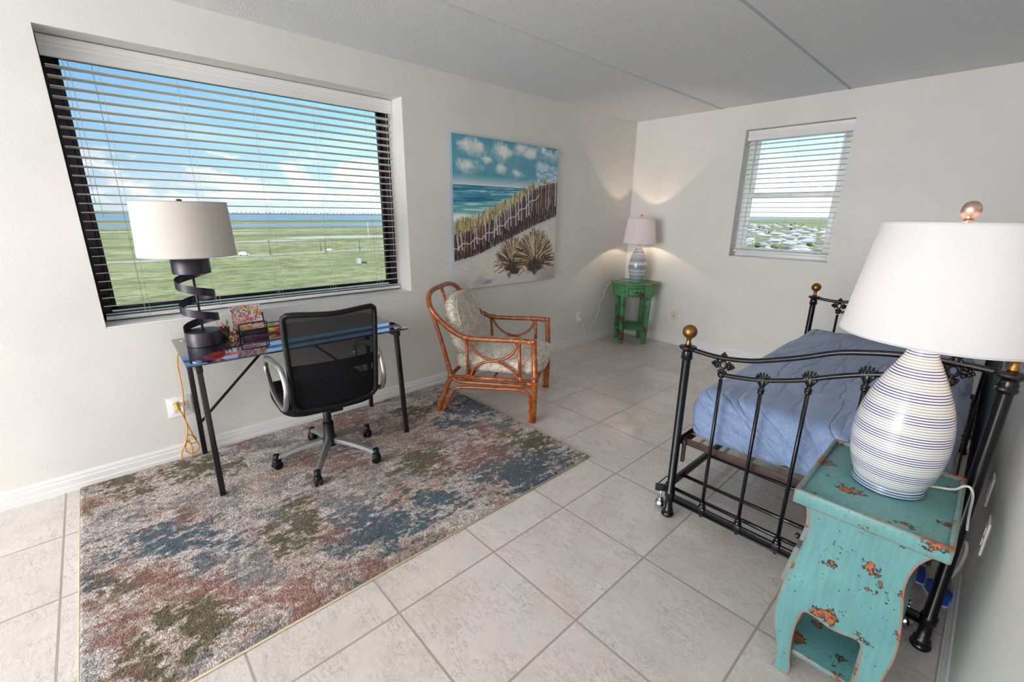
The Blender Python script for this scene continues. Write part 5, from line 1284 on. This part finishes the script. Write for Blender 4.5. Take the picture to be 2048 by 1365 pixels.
# far shore and its pale buildings
o = shore('far_shore', -6900, -6401, -3000, 9000, 0, 81, 'low green land on the far side of the lagoon', .08, GR_); o['kind'] = 'structure'
rr = random.Random(12); CITY = mat('city_white', (232, 234, 236), .8, var=.03)
base_me = None
for i in range(64):
    y = 900+i*46+rr.uniform(-5, 5); x = -6440-rr.uniform(0, 40); hh = rr.choice([16, 20, 26, 34, 44, 30]); ww = rr.uniform(20, 34)
    if base_me is None:
        o = MB().box((-.5, -.5, 0), (.5, .5, .86)).box((-.3, -.35, .86), (.3, .2, 1)).build('distant_building', CITY); base_me = o
    else: o = base_me.copy(); COL.objects.link(o)
    o.location = (x, y, G); o.scale = (30, ww, hh)
    tag(o, 'pale distant building on the far shore of the lagoon', 'building', 'pale buildings along the far shore')
# the town beyond the small window
rr = random.Random(5); roofs = [mat('roof_'+str(i), c, .8, var=.05, vscale=.3) for i, c in enumerate([(226, 226, 224), (206, 206, 206), (176, 172, 168), (212, 200, 182), (146, 138, 130)])]
HW = mat('house_wall', (222, 214, 200), .9)
hb = []
for rm in roofs:
    m_ = MB(); m_.box((-.5, -.5, 0), (.5, .5, .58)); m_.cur = 1
    m_.add([(-.56, -.56, .56), (.56, -.56, .56), (.56, .56, .56), (-.56, .56, .56), (-.2, 0, 1), (.2, 0, 1)], [(0, 1, 5, 4), (2, 3, 4, 5), (1, 2, 5), (3, 0, 4), (3, 2, 1, 0)], False)
    o = m_.build('house', [HW, rm]); hb.append([o, False])
k = 0; nh = 0; HP = []
yrow = 330.0
while nh < 250 and yrow < 2300:
    x0r, x1r = -.47*yrow, -.12*yrow; stp = 19+yrow*.006; x = x0r+rr.uniform(0, stp)
    while x < x1r and nh < 250:
        if rr.random() < .86:
            ci = rr.choice([0, 0, 1, 1, 2, 3, 3, 4]); ent = hb[ci]
            if not ent[1]: o = ent[0]; ent[1] = True
            else: o = ent[0].copy(); COL.objects.link(o)
            sx = rr.uniform(10, 17); o.scale = (sx, rr.uniform(9, 14), rr.uniform(4.5, 7)); o.rotation_euler = (0, 0, rr.choice([0, PI/2])+rr.uniform(-.15, .15))
            o.location = (x+3, yrow+rr.uniform(-6, 6), G); nh += 1
            HP.append((o.location.x, o.location.y)); cn = ['white', 'light grey', 'mid grey', 'tan', 'brown-grey'][ci]; bn = 'nearest rows' if yrow < 600 else ('middle rows' if yrow < 1100 else 'farthest rows')
            tag(o, f'small {cn}-roofed house in the {bn} of the town through the small window', 'house', f'{cn}-roofed town houses, {bn}')
        x += stp*rr.uniform(.9, 1.3)
    yrow *= 1.052; yrow += 12
for ent in hb:
    if not ent[1]: bpy.data.objects.remove(ent[0])
TREE = mat('tree_foliage', (84, 104, 62), 1.0, var=.3, vscale=.4, bump=.5, bscale=1)
tb = None
for i in range(70):
    for _ in range(200):
        y = 340*1.9**(rr.random()*2.9); x = y*rr.uniform(-.47, -.12)
        if all(abs(x-a)+abs(y-b_) > 20 and (x-a)**2+(y-b_)**2 > 190 for a, b_ in HP): break
    HP.append((x, y))
    if tb is None:
        o = empty('tree', (0, 0, 0)); c_ = MB().superell((0, 0, .62), (.5, .5, .38), 1, 1, 10, 7, fn=lambda v: v*(1+.35*mnoise.noise(v*5))).build('crown', TREE, o); t_ = MB().lathe([(.06, 0), (.05, .4)], n=6).build('trunk', POLEM, o); tb = (o, c_, t_)
    else:
        o = tb[0].copy(); COL.objects.link(o)
        for ch in tb[1:]: d_ = ch.copy(); d_.parent = o; COL.objects.link(d_)
    s_ = rr.uniform(3.5, 6); o.location = (x, y, G); o.scale = (s_, s_, s_)
    tag(o, 'small dark green tree among the houses of the town', 'tree', 'trees among the town houses')
